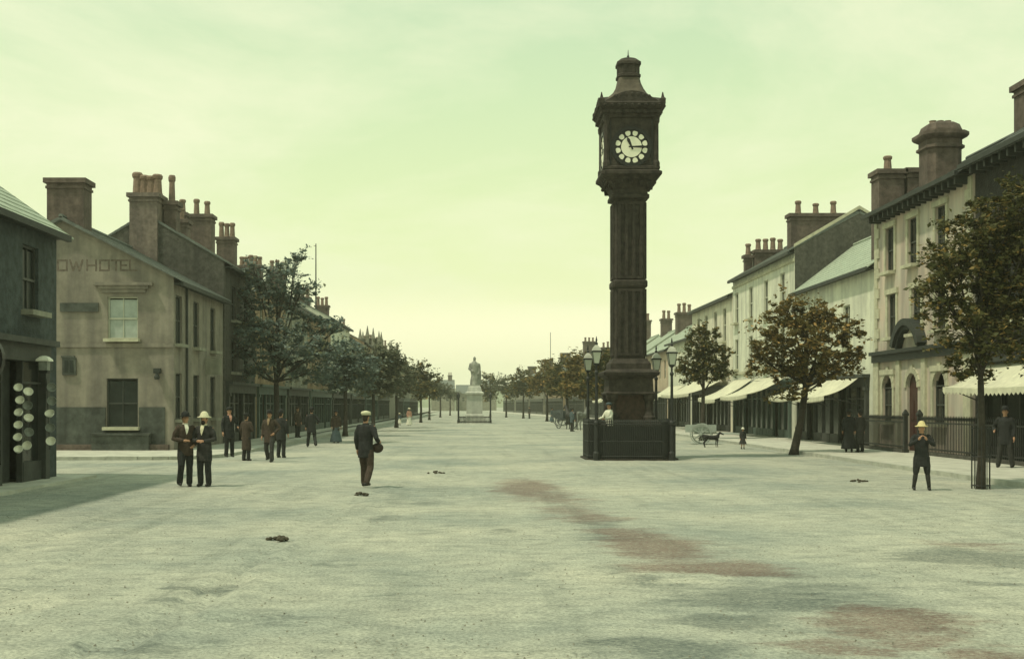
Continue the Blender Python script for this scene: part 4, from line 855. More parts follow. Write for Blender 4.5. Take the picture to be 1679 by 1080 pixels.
# ------------------------------------------------------------------ people
FINAL = []
def soft(name, mb, m, parent, vox, disp=0., dsc=6., dec=0):
    me = mb.mesh(name); me.materials.append(m); o = link(name, me, parent)
    md = o.modifiers.new('r', 'REMESH'); md.mode = 'VOXEL'; md.voxel_size = vox; md.use_smooth_shade = True
    sm = o.modifiers.new('s', 'SMOOTH'); sm.factor = .5; sm.iterations = 4
    FINAL.append((o, disp, dsc)); return o
def lerp(a, b_, t): return a + (b_ - a) * t
def person(label, loc, rot=0., h=1.74, group=None, jacket='cloth', trousers='cloth', hat='bowler', hatm='cloth', arms=('down', 'down'), legs='stand', skirt=None, shirt=None, vox=.014, lean=0., beard=False, bag=False, tail=.66, shirtsleeves=False, shorts=False):
    k = h / 1.75
    o = thing('person', label, 'person', loc, rot, group); o.scale = (k, k, k)
    V = Vector; P_ = {}
    for s in (-1, 1):
        if legs == 'walk': hip, kn, an = V((s * .09, 0, .90)), V((s * .13, -.14 if s > 0 else .02, .49)), V((s * .17, -.24 if s > 0 else .30, .10 if s > 0 else .15))
        elif legs == 'apart': hip, kn, an = V((s * .10, 0, .90)), V((s * .14, -.02, .49)), V((s * .19, .02, .09))
        elif legs == 'bent': hip, kn, an = V((s * .09, 0, .90)), (V((.1, .0, .49)) if s > 0 else V((-.12, -.12, .52))), (V((.1, .03, .09)) if s > 0 else V((-.13, .05, .11)))
        else: hip, kn, an = V((s * .09, 0, .90)), V((s * .10, -.015, .49)), V((s * .11, .02, .09))
        P_[s] = [hip, kn, an]
        a = arms[0] if s < 0 else arms[1]; sh = V((s * .185, 0, 1.42))
        if a == 'down': el, wr, pr = V((s * .245, .03, 1.14)), V((s * .25, -.06, .90)), V((s * .01, -.02, -.1))
        elif a == 'fold': el, wr, pr = V((s * .29, -.02, 1.15)), V((s * .09, -.22, 1.11)), V((-s * .09, -.02, .005))
        elif a == 'hip': el, wr, pr = V((s * .36, .06, 1.18)), V((s * .20, -.06, 1.00)), V((-s * .06, -.04, -.05))
        elif a == 'chest': el, wr, pr = V((s * .30, -.08, 1.20)), V((s * .10, -.26, 1.34)), V((-s * .04, -.03, .07))
        elif a == 'elbow': el, wr, pr = V((s * .33, .12, 1.16)), V((s * .26, -.13, 1.07)), V((0, -.09, -.01))
        elif a == 'back': el, wr, pr = V((s * .26, .16, 1.17)), V((s * .24, .22, .94)), V((0, .02, -.1))
        elif a == 'fwd': el, wr, pr = V((s * .26, -.12, 1.18)), V((s * .2, -.36, 1.12)), V((0, -.09, .0))
        P_[s] += [sh, el, wr, pr]
    # body: one continuous remeshed surface
    b_ = MB()
    b_.loft([(0, 0, .82, .13, .10), (0, 0, .9, .165, .11), (0, 0, 1.02, .15, .10), (0, 0, 1.15, .15, .10), (0, 0, 1.3, .175, .115), (0, .005, 1.40, .17, .095), (0, .01, 1.46, .10, .07), (0, .01, 1.49, .062, .062), (0, 0, 1.57, .055, .058), (0, 0, 1.6, .05, .05)])
    hz = 1.645
    b_.ball((0, .005, hz), .076, .095, .115, 14, 10); b_.ball((0, -.02, hz - .065), .056, .066, .06, 12, 8)
    b_.tube([(0, -.085, hz + .02), (0, -.108, hz - .025)], [.011, .017], 6); b_.tube([(-.02, -.083, hz - .06), (.02, -.083, hz - .06)], .009, 6)
    for s in (-1, 1): b_.ball((s * .078, .01, hz - .012), .013, .022, .034, 8, 6)
    for s in (-1, 1):
        hip, kn, an, sh, el, wr, pr = P_[s]
        b_.tube([hip, lerp(hip, kn, .4), kn, lerp(kn, an, .35), an], [.085, .08, .055, .055, .036], 10)
        if not shorts or True: b_.tube([an + V((0, .03, -.05)), an + V((0, -.13, -.055))], [.034, .03], 8)
        b_.tube([sh, lerp(sh, el, .5), el, lerp(el, wr, .3), wr], [.055, .05, .04, .038, .027], 10)
        d = pr.normalized(); b_.tube([wr, wr + d * .05, wr + d * .09], [.027, .038, .03], 8)
    body = soft('body', b_, M['skin'], o, max(vox, .012))
    # hands: four fingers and a thumb rooted in the palm
    fb = MB()
    for s in (-1, 1):
        wr, pr = P_[s][5], P_[s][6]; d = pr.normalized(); side = d.cross(V((s, 0, .3))).normalized(); curl = d.cross(side).normalized() * .35
        if curl.dot(V((-s, 0, 0))) < 0: curl = -curl
        for i, (ln, off) in enumerate(((.075, -.026), (.085, -.009), (.08, .009), (.062, .025))):
            a = wr + d * .082 + side * off
            fb.tube([a - d * .02, a + d * ln * .45 + curl * ln * .12, a + d * ln * .75 + curl * ln * .5, a + d * ln * .85 + curl * ln * .95], [.0095, .009, .008, .007], 6)
        a = wr + d * .03 - side * .03
        fb.tube([a + side * .012, a + d * .03 - side * .022 + curl * .02, a + d * .055 - side * .022 + curl * .05], [.012, .011, .008], 6)
    fb.build('fingers', M['skin'], body, smooth=True)
    eb = MB()
    for s in (-1, 1): eb.ball((s * .03, -.083, hz + .018), .011, .008, .008, 6, 5)
    eb.build('eyes', M['black'], body)
    # hair
    hb = MB(); hb.ball((0, .014, hz + .02), .084, .097, .112, 12, 8); hb.ball((0, .045, hz - .04), .068, .06, .07, 10, 6)
    hm_ = hb.build('hair', M['hair'], o, smooth=True)
    for v in hm_.data.vertices:
        if v.co.y < -.035 and v.co.z < hz + .06: v.co.y = -.035 + (v.co.y + .035) * .1
    if beard: bb = MB(); bb.ball((0, -.06, hz - .085), .055, .045, .06, 10, 6); bb.ball((0, -.085, hz - .045), .04, .02, .015, 8, 5); bb.build('beard', M['hair'], o, smooth=True)
    # clothes
    jb = MB(); g_ = .022
    jm = M[jacket]
    b0 = [(0, 0, .84 if shirtsleeves else tail, .20, .145), (0, 0, .95, .188, .135), (0, 0, 1.1, .175, .122), (0, 0, 1.25, .19, .13), (0, .0, 1.36, .195, .125), (0, .008, 1.425, .165, .105), (0, .01, 1.47, .085, .078), (0, .012, 1.505, .07, .07)]
    jb.loft(b0, 16)
    for s in (-1, 1):
        hip, kn, an, sh, el, wr, pr = P_[s]
        jb.tube([sh + V((-s * .03, 0, -.0)), lerp(sh, el, .5), el, lerp(el, wr, .5), lerp(el, wr, .94)], [.078, .07, .06, .055, .048], 10)
    jk = soft('jacket' if not shirtsleeves else 'shirt', jb, jm, o, max(vox, .016), .011, 9.)
    if shirt:
        # open front: a shirt wedge lying on the chest, with collar
        sb = MB(); y = -.135
        sb.add([(-.04, -.085, 1.49), (.045, -.085, 1.49), (.05, -.138, 1.40), (.03, -.150, 1.32), (0, -.152, 1.25), (-.02, -.150, 1.32), (-.035, -.138, 1.40)], [range(7)])
        so_ = sb.build('shirt_front', M[shirt], o); md = so_.modifiers.new('t', 'SOLIDIFY'); md.thickness = .02
        cb_ = MB(); cb_.lathe([(.068, 1.49), (.07, 1.53)], 12, (0, .005, 0)); cb_.build('collar', M[shirt], o)
    if skirt:
        sb = MB(); z0 = skirt
        sb.loft([(0, .02, z0, .34, .32), (0, .02, lerp(z0, .95, .3), .28, .26), (0, .01, lerp(z0, .95, .7), .20, .17), (0, 0, 1.0, .165, .125), (0, 0, 1.06, .15, .11)], 18); soft('skirt', sb, M[trousers], o, .018, .014, 7.)
    else:
        tb = MB(); tb.loft([(0, 0, .78, .15, .11), (0, 0, .88, .178, .125), (0, 0, 1.0, .165, .115), (0, 0, 1.06, .155, .11)])
        for s in (-1, 1):
            hip, kn, an = P_[s][:3]; end = lerp(kn, an, .12) if shorts else an + V((0, 0, -.015))
            tb.tube([hip + V((0, 0, -.03)), lerp(hip, kn, .45), kn, lerp(kn, end, .5), end], [.108, .102, .082, .078, .074], 10, True)
        soft('trousers', tb, M[trousers], o, max(vox, .015), .009, 10.)
    if shorts:
        kb_ = MB()
        for s in (-1, 1): kn, an = P_[s][1:3]; kb_.tube([lerp(kn, an, .05), lerp(kn, an, .4), an], [.06, .062, .045], 8)
        kb_.build('stockings', M['cloth2'], o, smooth=True)
    for s in (-1, 1):
        an = P_[s][2]; sb = MB(); 
        sb.tube([an + V((0, .05, -.045)), an + V((0, -.04, -.045)), an + V((0, -.15, -.055))], [.043, .043, .035], 9); sb.tube([an + V((0, .01, .03)), an + V((0, .01, -.04))], .048, 9)
        for i, v in enumerate(sb.v):
            if v[2] < 0.0 and an.z < .12: sb.v[i] = (v[0], v[1], 0.0)
        sb.build('boot', M['boot'], o, smooth=True)
    zt = hz + .055
    if hat == 'bowler': q = MB(); q.loft([(0, 0, zt - .01, .10, .12), (0, 0, zt + .03, .098, .116), (0, 0, zt + .08, .09, .105), (0, 0, zt + .115, .055, .065), (0, 0, zt + .122, .01, .01)], 16); q.loft([(0, 0, zt - .012, .13, .155), (0, 0, zt + .006, .135, .16), (0, 0, zt + .01, .09, .1)], 16)
    elif hat == 'straw': q = MB(); q.loft([(0, 0, zt, .095, .115), (0, 0, zt + .085, .092, .11), (0, 0, zt + .092, .05, .06)], 16); q.loft([(0, 0, zt - .006, .16, .18), (0, 0, zt + .006, .16, .18)], 18)
    elif hat == 'sun': q = MB(); q.loft([(0, 0, zt - .02, .165, .19), (0, 0, zt, .17, .195), (0, 0, zt + .02, .105, .125), (0, 0, zt + .09, .085, .10), (0, 0, zt + .13, .05, .06), (0, 0, zt + .14, .01, .01)], 18)
    elif hat == 'cap': q = MB(); q.loft([(0, 0, zt - .01, .095, .115), (0, .0, zt + .03, .115, .135), (0, .01, zt + .07, .10, .12), (0, .01, zt + .09, .02, .02)], 16); q.loft([(0, -.08, zt - .012, .075, .10), (0, -.08, zt + .002, .075, .10)], 14)
    elif hat == 'wide': q = MB(); q.loft([(0, 0, zt, .22, .22), (0, 0, zt + .02, .22, .22), (0, 0, zt + .03, .12, .12), (0, 0, zt + .1, .09, .1), (0, 0, zt + .12, .02, .02)], 18)
    else: q = None
    if q:
        ho = q.build('hat', M[hatm], o, smooth=True)
        if hat == 'straw' or (hat == 'sun' and hatm == 'straw'): q = MB(); q.loft([(0, 0, zt + .012, .108 if hat == 'sun' else .0965, .128 if hat == 'sun' else .1165), (0, 0, zt + .04, .102 if hat == 'sun' else .096, .122 if hat == 'sun' else .1155)], 16); q.build('hat_band', M['cloth2'] if hat == 'straw' else M['straw'], ho)
    if bag:
        pass
    return o
def gp(px, py, z=0.): p = at(px, py, z=z); p.z = z; return p
PV = .11
def rot_to(px): return 0
p1 = person('man in dark bowler with white shirt front, left of the near pair', gp(304, 797), R(25), 1.72, jacket='cloth3', trousers='cloth', hat='bowler', arms=('fold', 'hip'), legs='bent', shirt='white', tail=.74)
p2 = person('man in white sun hat and long dark coat, right of the near pair', gp(335, 797), R(-12), 1.70, jacket='cloth2', trousers='cloth', hat='sun', hatm='straw', arms=('fold', 'fold'), legs='stand', shirt='straw', tail=.62, beard=True)
p3 = person('man in pale cap walking away up the road with a satchel', gp(600, 799), R(158), 1.76, jacket='cloth', trousers='cloth3', hat='cap', hatm='straw', arms=('elbow', 'down'), legs='walk', tail=.70)
bagp = gp(600, 799)
b_ = MB(); b_.ball((0, 0, 0), .14, .09, .12, 12, 8); sat = b_.build('satchel', M['leather'], None, smooth=True, loc=(bagp.x + .27, bagp.y + .02, .93)); tag(sat, 'dark leather satchel under the arm of the walking man', 'satchel')
b_ = MB(); b_.tube([(-.12, .02, .08), (-.2, .06, .33), (-.3, .0, .52)], .012, 5);  b_.build('strap', M['leather'], sat)
p4 = person('boy in yellow straw hat and knee breeches with hands at chest', gp(1511, 803), R(-15), 1.50, jacket='cloth', trousers='cloth', hat='sun', hatm='yellow', arms=('chest', 'chest'), legs='apart', shorts=True, tail=.62)
person('man with a pale scarf by the drainpipe end of the hotel', gp(376, 749, PV), R(30), 1.72, jacket='cloth', trousers='cloth', hat='cap', hatm='cloth', shirt='pinkc', arms=('down', 'elbow'), legs='stand', vox=.018)
person('person in a long dark coat turned to the hotel wall', gp(404, 755), R(150), 1.62, jacket='cloth3', trousers='cloth', hat='cap', hatm='cloth', legs='stand', tail=.4, vox=.018, arms=('fold', 'down'))
person('man in brown waistcoat walking towards the camera', gp(442, 757), R(-10), 1.72, jacket='cloth3', trousers='cloth2', hat='bowler', legs='walk', vox=.018, shirt='sand' if 'sand' in M else None, arms=('down', 'hip'))
person('dark coated man beside the first left tree trunk', gp(461, 750), R(160), 1.72, jacket='cloth', trousers='cloth', hat='bowler', legs='stand', vox=.018, arms=('down', 'fwd'))
person('person in reddish coat on the left pavement', gp(488, 717, PV), R(60), 1.70, jacket='cloth3', trousers='cloth', hat='cap', hatm='cloth3', vox=.02)
person('tall man in black with a hat behind the group', gp(511, 733), R(190), 1.80, jacket='cloth', trousers='cloth', hat='bowler', legs='walk', vox=.02, arms=('elbow', 'down'))
person('woman with a grey skirt beyond the tall man', gp(551, 726), R(20), 1.64, jacket='cloth3', trousers='blue', hat='wide', hatm='cloth', skirt=.06, vox=.02)
person('woman in a pink blouse far along the left side', gp(671, 697), R(30), 1.62, jacket='pinkc', trousers='white', hat='wide', hatm='straw', skirt=.05, vox=.022, shirtsleeves=True)
person('small child in grey beside the pink blouse', gp(655, 697), R(-20), 1.15, jacket='blue', trousers='white', hat='wide', hatm='straw', skirt=.3, vox=.024)
person('man in dark clothes beside the railing at the right edge', gp(1648, 766, PV), R(-35), 1.74, jacket='cloth', trousers='cloth2', hat='bowler', arms=('elbow', 'down'), legs='apart', vox=.016)
person('woman in black under the awning left of the bank', gp(1392, 741, PV), R(160), 1.62, jacket='cloth', trousers='cloth', hat='wide', hatm='cloth', skirt=.14, vox=.018)
person('companion in dark long coat under the same awning', gp(1410, 741, PV), R(200), 1.60, jacket='cloth2', trousers='cloth', hat='bowler', hatm='cloth', tail=.35, vox=.018)
person('toddler in dark frock and white bonnet standing alone on the right', gp(1218, 736), R(10), .92, jacket='cloth2', trousers='cloth2', hat='sun', hatm='white', skirt=.42, vox=.022, arms=('down', 'down'))
person('youth in white shirt leaning on the clock railing', Vector((4.62, 40.62, .45)), R(-60), 1.55, jacket='white', trousers='cloth', hat='cap', hatm='blue', arms=('fwd', 'fwd'), legs='stand', shirtsleeves=True, vox=.016)
person('carter in blue grey standing at the horses heads', gp(938, 707), R(120), 1.70, jacket='blue', trousers='cloth2', hat='cap', hatm='cloth', vox=.02)
person('distant woman in grey on the right pavement', gp(905, 692), R(60), 1.62, jacket='blue', trousers='blue', hat='wide', hatm='cloth', skirt=.1, vox=.026)
person('distant man by the second far right trunk', gp(868, 686), R(-60), 1.7, jacket='cloth2', trousers='cloth2', hat='bowler', vox=.026)
# statue figure: robed standing man, carved in one piece
f_ = MB(); f_.loft([(0, 0, 4.08, .5, .46), (0, 0, 4.5, .46, .42), (0, 0, 5.2, .40, .34), (0, 0, 5.9, .44, .32), (.0, 0, 6.35, .46, .30), (0, 0, 6.6, .30, .22), (0, 0, 6.72, .14, .14), (0, 0, 6.85, .13, .13)], 16)
f_.ball((0, 0, 7.0), .17, .2, .24, 12, 9)
f_.tube([(-.44, 0, 6.4), (-.55, -.05, 5.9), (-.2, -.4, 5.6)], [.17, .15, .11], 9); f_.tube([(.44, 0, 6.4), (.56, 0, 5.85), (.42, -.18, 5.3)], [.17, .15, .11], 9); f_.tube([(.5, 0, 6.3), (.55, .1, 5.2), (.5, .1, 4.2)], [.15, .2, .22], 9)
soft('figure', f_, M['statue2'], st, .045, .04, 3.)
for x, y in ((-1.75, -1.75), (1.75, -1.75), (1.75, 1.75), (-1.75, 1.75)):
    b_ = MB(); b_.lathe([(.11, 0), (.11, .3), (.07, .4), (.06, 2.4), (.09, 2.5), (.06, 2.6), (.13, 2.8), (.15, 3.1), (.02, 3.3)], 8); b_ = b_.build('statue_post', M['iron'], None, loc=(SX + x, SY + y, 0)); tag(b_, f"iron post at the {'far' if y > 0 else 'near'} {'left' if x < 0 else 'right'} corner of the statue", 'post', 'iron posts round the statue')
sr = thing('low_railing', 'low dark railing round the foot of the statue', 'railing', (SX, SY, 0)); b_ = MB()
for a in range(4):
    c_, s_ = math.cos(a * math.pi / 2), math.sin(a * math.pi / 2)
    for z in (.12, .62): b_.tube([(-1.7 * c_ + 1.7 * s_, -1.7 * s_ - 1.7 * c_, z), (1.7 * c_ + 1.7 * s_, 1.7 * s_ - 1.7 * c_, z)], .035, 5, False)
b_.build('rail', M['iron'], sr)
bb2 = MB(); bb2.box(-.02, .02, -.02, .02, 0, .72); bb2 = bb2.mesh('bar'); bb2.materials.append(M['iron'])
for a in range(4):
    for k in range(24):
        u = -1.65 + k * .143; c_, s_ = math.cos(a * math.pi / 2), math.sin(a * math.pi / 2); link('bar', bb2, sr, (u * c_ + 1.7 * s_, u * s_ - 1.7 * c_, 0))

# ------------------------------------------------------------------ animals and carts
def quadruped(name, label, cat, loc, rot, L, H, m, neck, headlen, vox, tail, group=None, ear=.06, thick=1.):
    """stands along local -Y (head towards -Y); L body length, H height at withers"""
    o = thing(name, label, cat, loc, rot, group); b_ = MB(); V = Vector; t_ = thick
    b_.tube([(0, L * .5, H * .86), (0, L * .3, H * .80), (0, 0, H * .74), (0, -L * .28, H * .74), (0, -L * .46, H * .84)], [H * .12 * t_, H * .165 * t_, H * .16 * t_, H * .19 * t_, H * .12 * t_], 12)
    n0 = V((0, -L * .40, H * .86)); n1 = n0 + V((0, -neck * .55, neck * .75)); b_.tube([n0, lerp(n0, n1, .5), n1], [H * .125 * t_, H * .09 * t_, H * .07 * t_], 10)
    h1 = n1 + V((0, -headlen * .9, -headlen * .42)); b_.tube([n1 + V((0, .02 * H, .02 * H)), lerp(n1, h1, .4), h1], [H * .075 * t_, H * .068 * t_, H * .042 * t_], 9)
    for s in (-1, 1): b_.tube([n1 + V((s * H * .045, .02 * H, H * .05)), n1 + V((s * H * .06, .03 * H, H * .05 + ear * 2))], [ear * .4, ear * .15], 6)
    for s in (-1, 1):
        x = s * H * .095
        y = -L * .36 + (.04 * L if s > 0 else -.03 * L); b_.tube([(x * .8, y, H * .72), (x, y - .01, H * .52), (x, y, H * .30), (x, y - .005, H * .08), (x, y - .03 * H, H * .025)], [H * .10 * t_, H * .06, H * .038, H * .03, H * .036], 8)
        y = L * .40 + (-.05 * L if s > 0 else .03 * L); b_.tube([(x * .8, y - .02 * L, H * .76), (x * 1.1, y - .07 * L, H * .56), (x, y + .07 * L, H * .34), (x, y + .03 * L, H * .1), (x, y, H * .025)], [H * .12 * t_, H * .085 * t_, H * .042, H * .03, H * .036], 8)
    soft('body', b_, m, o, vox)
    tb = MB(); q = [(0, L * .54, H * .88)] + [(0, L * .54 + tail[0] * f, H * .88 + tail[1] * f * (1.2 - .2 * f)) for f in (.35, .7, 1.)]; tb.tube(q, [H * .03, H * .035, H * .03, H * .012], 7); tb.build('tail', m, o, smooth=True)
    return o
dp = gp(1166, 733)
quadruped('dog', 'black dog standing side on by the light cart on the right', 'dog', dp, R(90), .72, .60, M['fur'], .2, .2, .014, (.22, -.12), ear=.03, thick=1.05)
def wheel(parent, c, r, ax='x', spokes=10, m='cartp'):
    w_ = MB(); K = 20
    for k in range(K):
        a0, a1 = 2 * math.pi * k / K, 2 * math.pi * (k + 1) / K
        for (r0, r1) in ((r - .05, r),):
            q = [(rr * math.cos(a), rr * math.sin(a)) for rr, a in ((r0, a0), (r1, a0), (r1, a1), (r0, a1))]
            w_.add([(c[0] - .025, c[1] + y, c[2] + z) for y, z in q] + [(c[0] + .025, c[1] + y, c[2] + z) for y, z in q], [(0, 1, 2, 3), (4, 5, 6, 7), (1, 2, 6, 5), (0, 3, 7, 4)])
    wo = w_.build('wheel', M[m], parent)
    for k in range(spokes): a = 2 * math.pi * k / spokes; sp = MB(); sp.tube([c, (c[0], c[1] + (r - .03) * math.cos(a), c[2] + (r - .03) * math.sin(a))], .016, 5, False); sp.build('spoke', M[m], wo)
    hb_ = MB(); hb_.tube([(c[0] - .1, c[1], c[2]), (c[0] + .1, c[1], c[2])], .06, 8, False); hb_.build('hub', M[m], wo)
    return wo
def cart(label, loc, rot, m='cartp', r=.55, group=None, sx=1., h=.45):
    o = thing('cart', label, 'cart', loc, rot, group)
    for s in (-1, 1): wheel(o, (s * .55 * sx, 0, r), r, m=m)
    b_ = MB(); b_.box(-.48 * sx, .48 * sx, -.7, .75, r + .08, r + .14); b_.build('floor', M[m], o)
    for x in (-.48 * sx, .45 * sx): b_ = MB(); b_.box(x, x + .03, -.7, .75, r + .141, r + .14 + h); b_.build('side_board', M[m], o)
    b_ = MB(); b_.box(-.445 * sx, .445 * sx, .72, .75, r + .141, r + .14 + h * .8); b_.build('tail_board', M[m], o)
    b_ = MB(); b_.tube([(-.54 * sx, 0, r), (.54 * sx, 0, r)], .035, 6, False); b_.build('axle', M[m], o)
    for s in (-1, 1): b_ = MB(); b_.tube([(s * .36, .3, r + .06), (s * .34, -.7, r + .04), (s * .3, -1.9, r + .0)], .03, 6); b_.build('shaft', M[m], o)
    b_ = MB(); b_.box(-.45 * sx, .45 * sx, -.1, .2, r + .142 + h * .6, r + .18 + h * .6); b_.build('seat', M[m], o)
    return o
cart('light pale two wheeled cart behind the black dog', gp(1150, 728), R(75), 'cartp', .52, h=.3)
hp = gp(948, 705)
quadruped('horse', 'grey horse nearest the clock railing facing the shops', 'horse', hp + Vector((.35, .2, 0)), R(150), 1.5, 1.5, M['horse2'], .75, .5, .03, (.12, -.7), 'horses left of the clock')
quadruped('horse', 'dark horse standing behind the grey one', 'horse', hp + Vector((-.3, 3.2, 0)), R(200), 1.5, 1.5, M['horse'], .75, .5, .03, (.12, -.7), 'horses left of the clock')
cart('blue grey cart standing behind the horses', hp + Vector((-.5, 5.8, 0)), R(20), 'cartd', .7, h=.7, sx=1.2)
cart('far cart by the right hand trees', gp(921, 698), R(70), 'cartd', .7, h=.6, sx=1.2)

# ------------------------------------------------------------------ wares and sign of the corner shop
def ware(label, px, py0, py1, n, d, X, mats, grp='strings of round wares at the shop'):
    s_ = thing('string_of_bowls', label, 'hanging wares', (X, d, zat(py0, d) + .12), 0, grp)
    L_ = (py1 - py0) * d / F; c_ = MB(); c_.tube([(-.06, 0, .0), (.03, 0, -L_ - .1)], .008, 4, False); c_.build('cord', M['black'], s_)
    for k in range(n):
        r_ = L_ / n * .36; bwl = MB()
        prof = [(.02, 0), (r_ * .55, .02), (r_ * .9, .07), (r_, .12), (r_ * .94, .12), (r_ * .8, .08), (r_ * .4, .04), (.02, .03)]
        bwl.lathe(prof, 14); o = bwl.build('bowl', M[mats[k % len(mats)]], s_, smooth=False, loc=(.05 + random.uniform(-.02, .02), random.uniform(-.03, .03), -(k + .5) * L_ / n - .1))
        o.rotation_euler = (R(58 + random.uniform(-12, 12)), 0, R(18 + random.uniform(-25, 25)))
    return s_
ware('fullest string of white bowls beside the shop door', 30, 630, 752, 6, 27.0, -10.86, ['enamel'])
ware('shorter string of dull bowls right of the fullest string', 43, 636, 745, 5, 27.52, -10.87, ['enamel', 'enamel2'])
ware('string of mixed bowls on the shop corner pilaster', 80, 628, 738, 5, 28.95, -10.86, ['enamel2', 'enamel2', 'enamel', 'enamel2', 'enamel'])
wl = thing('wall_lantern', 'white topped lantern on the corner of the left shop', 'lantern', (-10.72, 28.3, zat(612, 28.3)))
wl.scale = (.62, .62, .75)
b_ = MB(); b_.sq([(.13, 0), (.19, .05), (.2, .1)]); b_.build('lantern_base', M['iron'], wl); b_ = MB(); b_.sq([(.16, .1), (.17, .4)]); b_.build('pane', M['enamel2'], wl)
b_ = MB(); b_.sq([(.26, .4), (.25, .46), (.14, .55), (.05, .58)]); b_.build('lantern_cap', M['enamel'], wl); b_ = MB(); b_.tube([(-.32, 0, .3), (-.1, 0, .25)], .02, 5, False); b_.build('bracket', M['iron'], wl)
rs = thing('round_sign', 'round black and gilt trade sign at the left edge', 'shop sign', (-10.56, 24.2, zat(588, 24.2)))
b_ = MB(); K = 32
for r0, r1, y0, y1, nm, mm in ((0, .42, -.05, .05, 'sign_face', 'gold'), (.42, .54, -.08, .08, 'sign_rim', 'black')):
    b_ = MB()
    for k in range(K):
        a0, a1 = 2 * math.pi * k / K, 2 * math.pi * (k + 1) / K
        q = [(r * math.cos(a), r * math.sin(a)) for r, a in ((r0, a0), (r1, a0), (r1, a1), (r0, a1))]
        b_.add([(x, y0, z) for x, z in q] + [(x, y1, z) for x, z in q], [(0, 1, 2, 3), (4, 5, 6, 7), (1, 2, 6, 5), (0, 3, 7, 4)])
    b_.build(nm, M[mm], rs)
b_ = MB(); b_.tube([(-.55, 0, .62), (.1, 0, .62)], .02, 5, False); b_.tube([(0, 0, .62), (0, 0, .5)], .012, 5, False); b_.build('bracket', M['iron'], rs)
# flagpole
fl = MB(); dF = 100.; fl.tube([(0, 0, 8), (0, 0, zat(400, dF))], [.08, .045], 7); fl = fl.build('flagpole', M['iron'], None, loc=((518 - CX) * dF / F, dF, 0)); tag(fl, 'thin flagpole rising above the left roofs', 'flagpole')
fl = MB(); dF = 200.; fl.tube([(0, 0, 6), (0, 0, zat(545, dF))], [.07, .05], 6); fl = fl.build('flagpole', M['iron'], None, loc=((897 - CX) * dF / F + .6, dF, 0)); tag(fl, 'faint thin pole above the far right houses', 'flagpole')

# ------------------------------------------------------------------ trees
def leafmat(name, c0, c1, c2):
    m = bpy.data.materials.new(name); m.use_nodes = True; t = m.node_tree; b = t.nodes['Principled BSDF']; b.inputs['Roughness'].default_value = .7; b.inputs['Specular IOR Level'].default_value = .2
    g = N(t, 'ShaderNodeNewGeometry'); r = N(t, 'ShaderNodeValToRGB'); e = r.color_ramp.elements
    e[0].color = (*c0, 1); e[1].color = (*c2, 1); x = e.new(.55); x.color = (*c1, 1); x = e.new(.80); x.color = (*c1, 1)
    t.links.new(g.outputs['Random Per Island'], r.inputs[0]); t.links.new(r.outputs[0], b.inputs['Base Color'])
    tr = N(t, 'ShaderNodeBsdfTranslucent'); mx_ = N(t, 'ShaderNodeMixShader'); mx_.inputs[0].default_value = .22
    t.links.new(r.outputs[0], tr.inputs[0]); t.links.new(b.outputs[0], mx_.inputs[1]); t.links.new(tr.outputs[0], mx_.inputs[2]); t.links.new(mx_.outputs[0], t.nodes['Material Output'].inputs[0])
    return m
LEAF = dict(dark=leafmat('dark_green_brown_leaves', (.055, .062, .026), (.095, .092, .036), (.36, .24, .08)), blue=leafmat('blue_green_leaves', (.11, .155, .145), (.165, .205, .18), (.27, .26, .15)),
            brown=leafmat('russet_green_leaves', (.085, .075, .028), (.165, .13, .045), (.45, .28, .10)), far=leafmat('far_grey_green_leaves', (.09, .10, .075), (.13, .14, .09), (.21, .17, .10)))
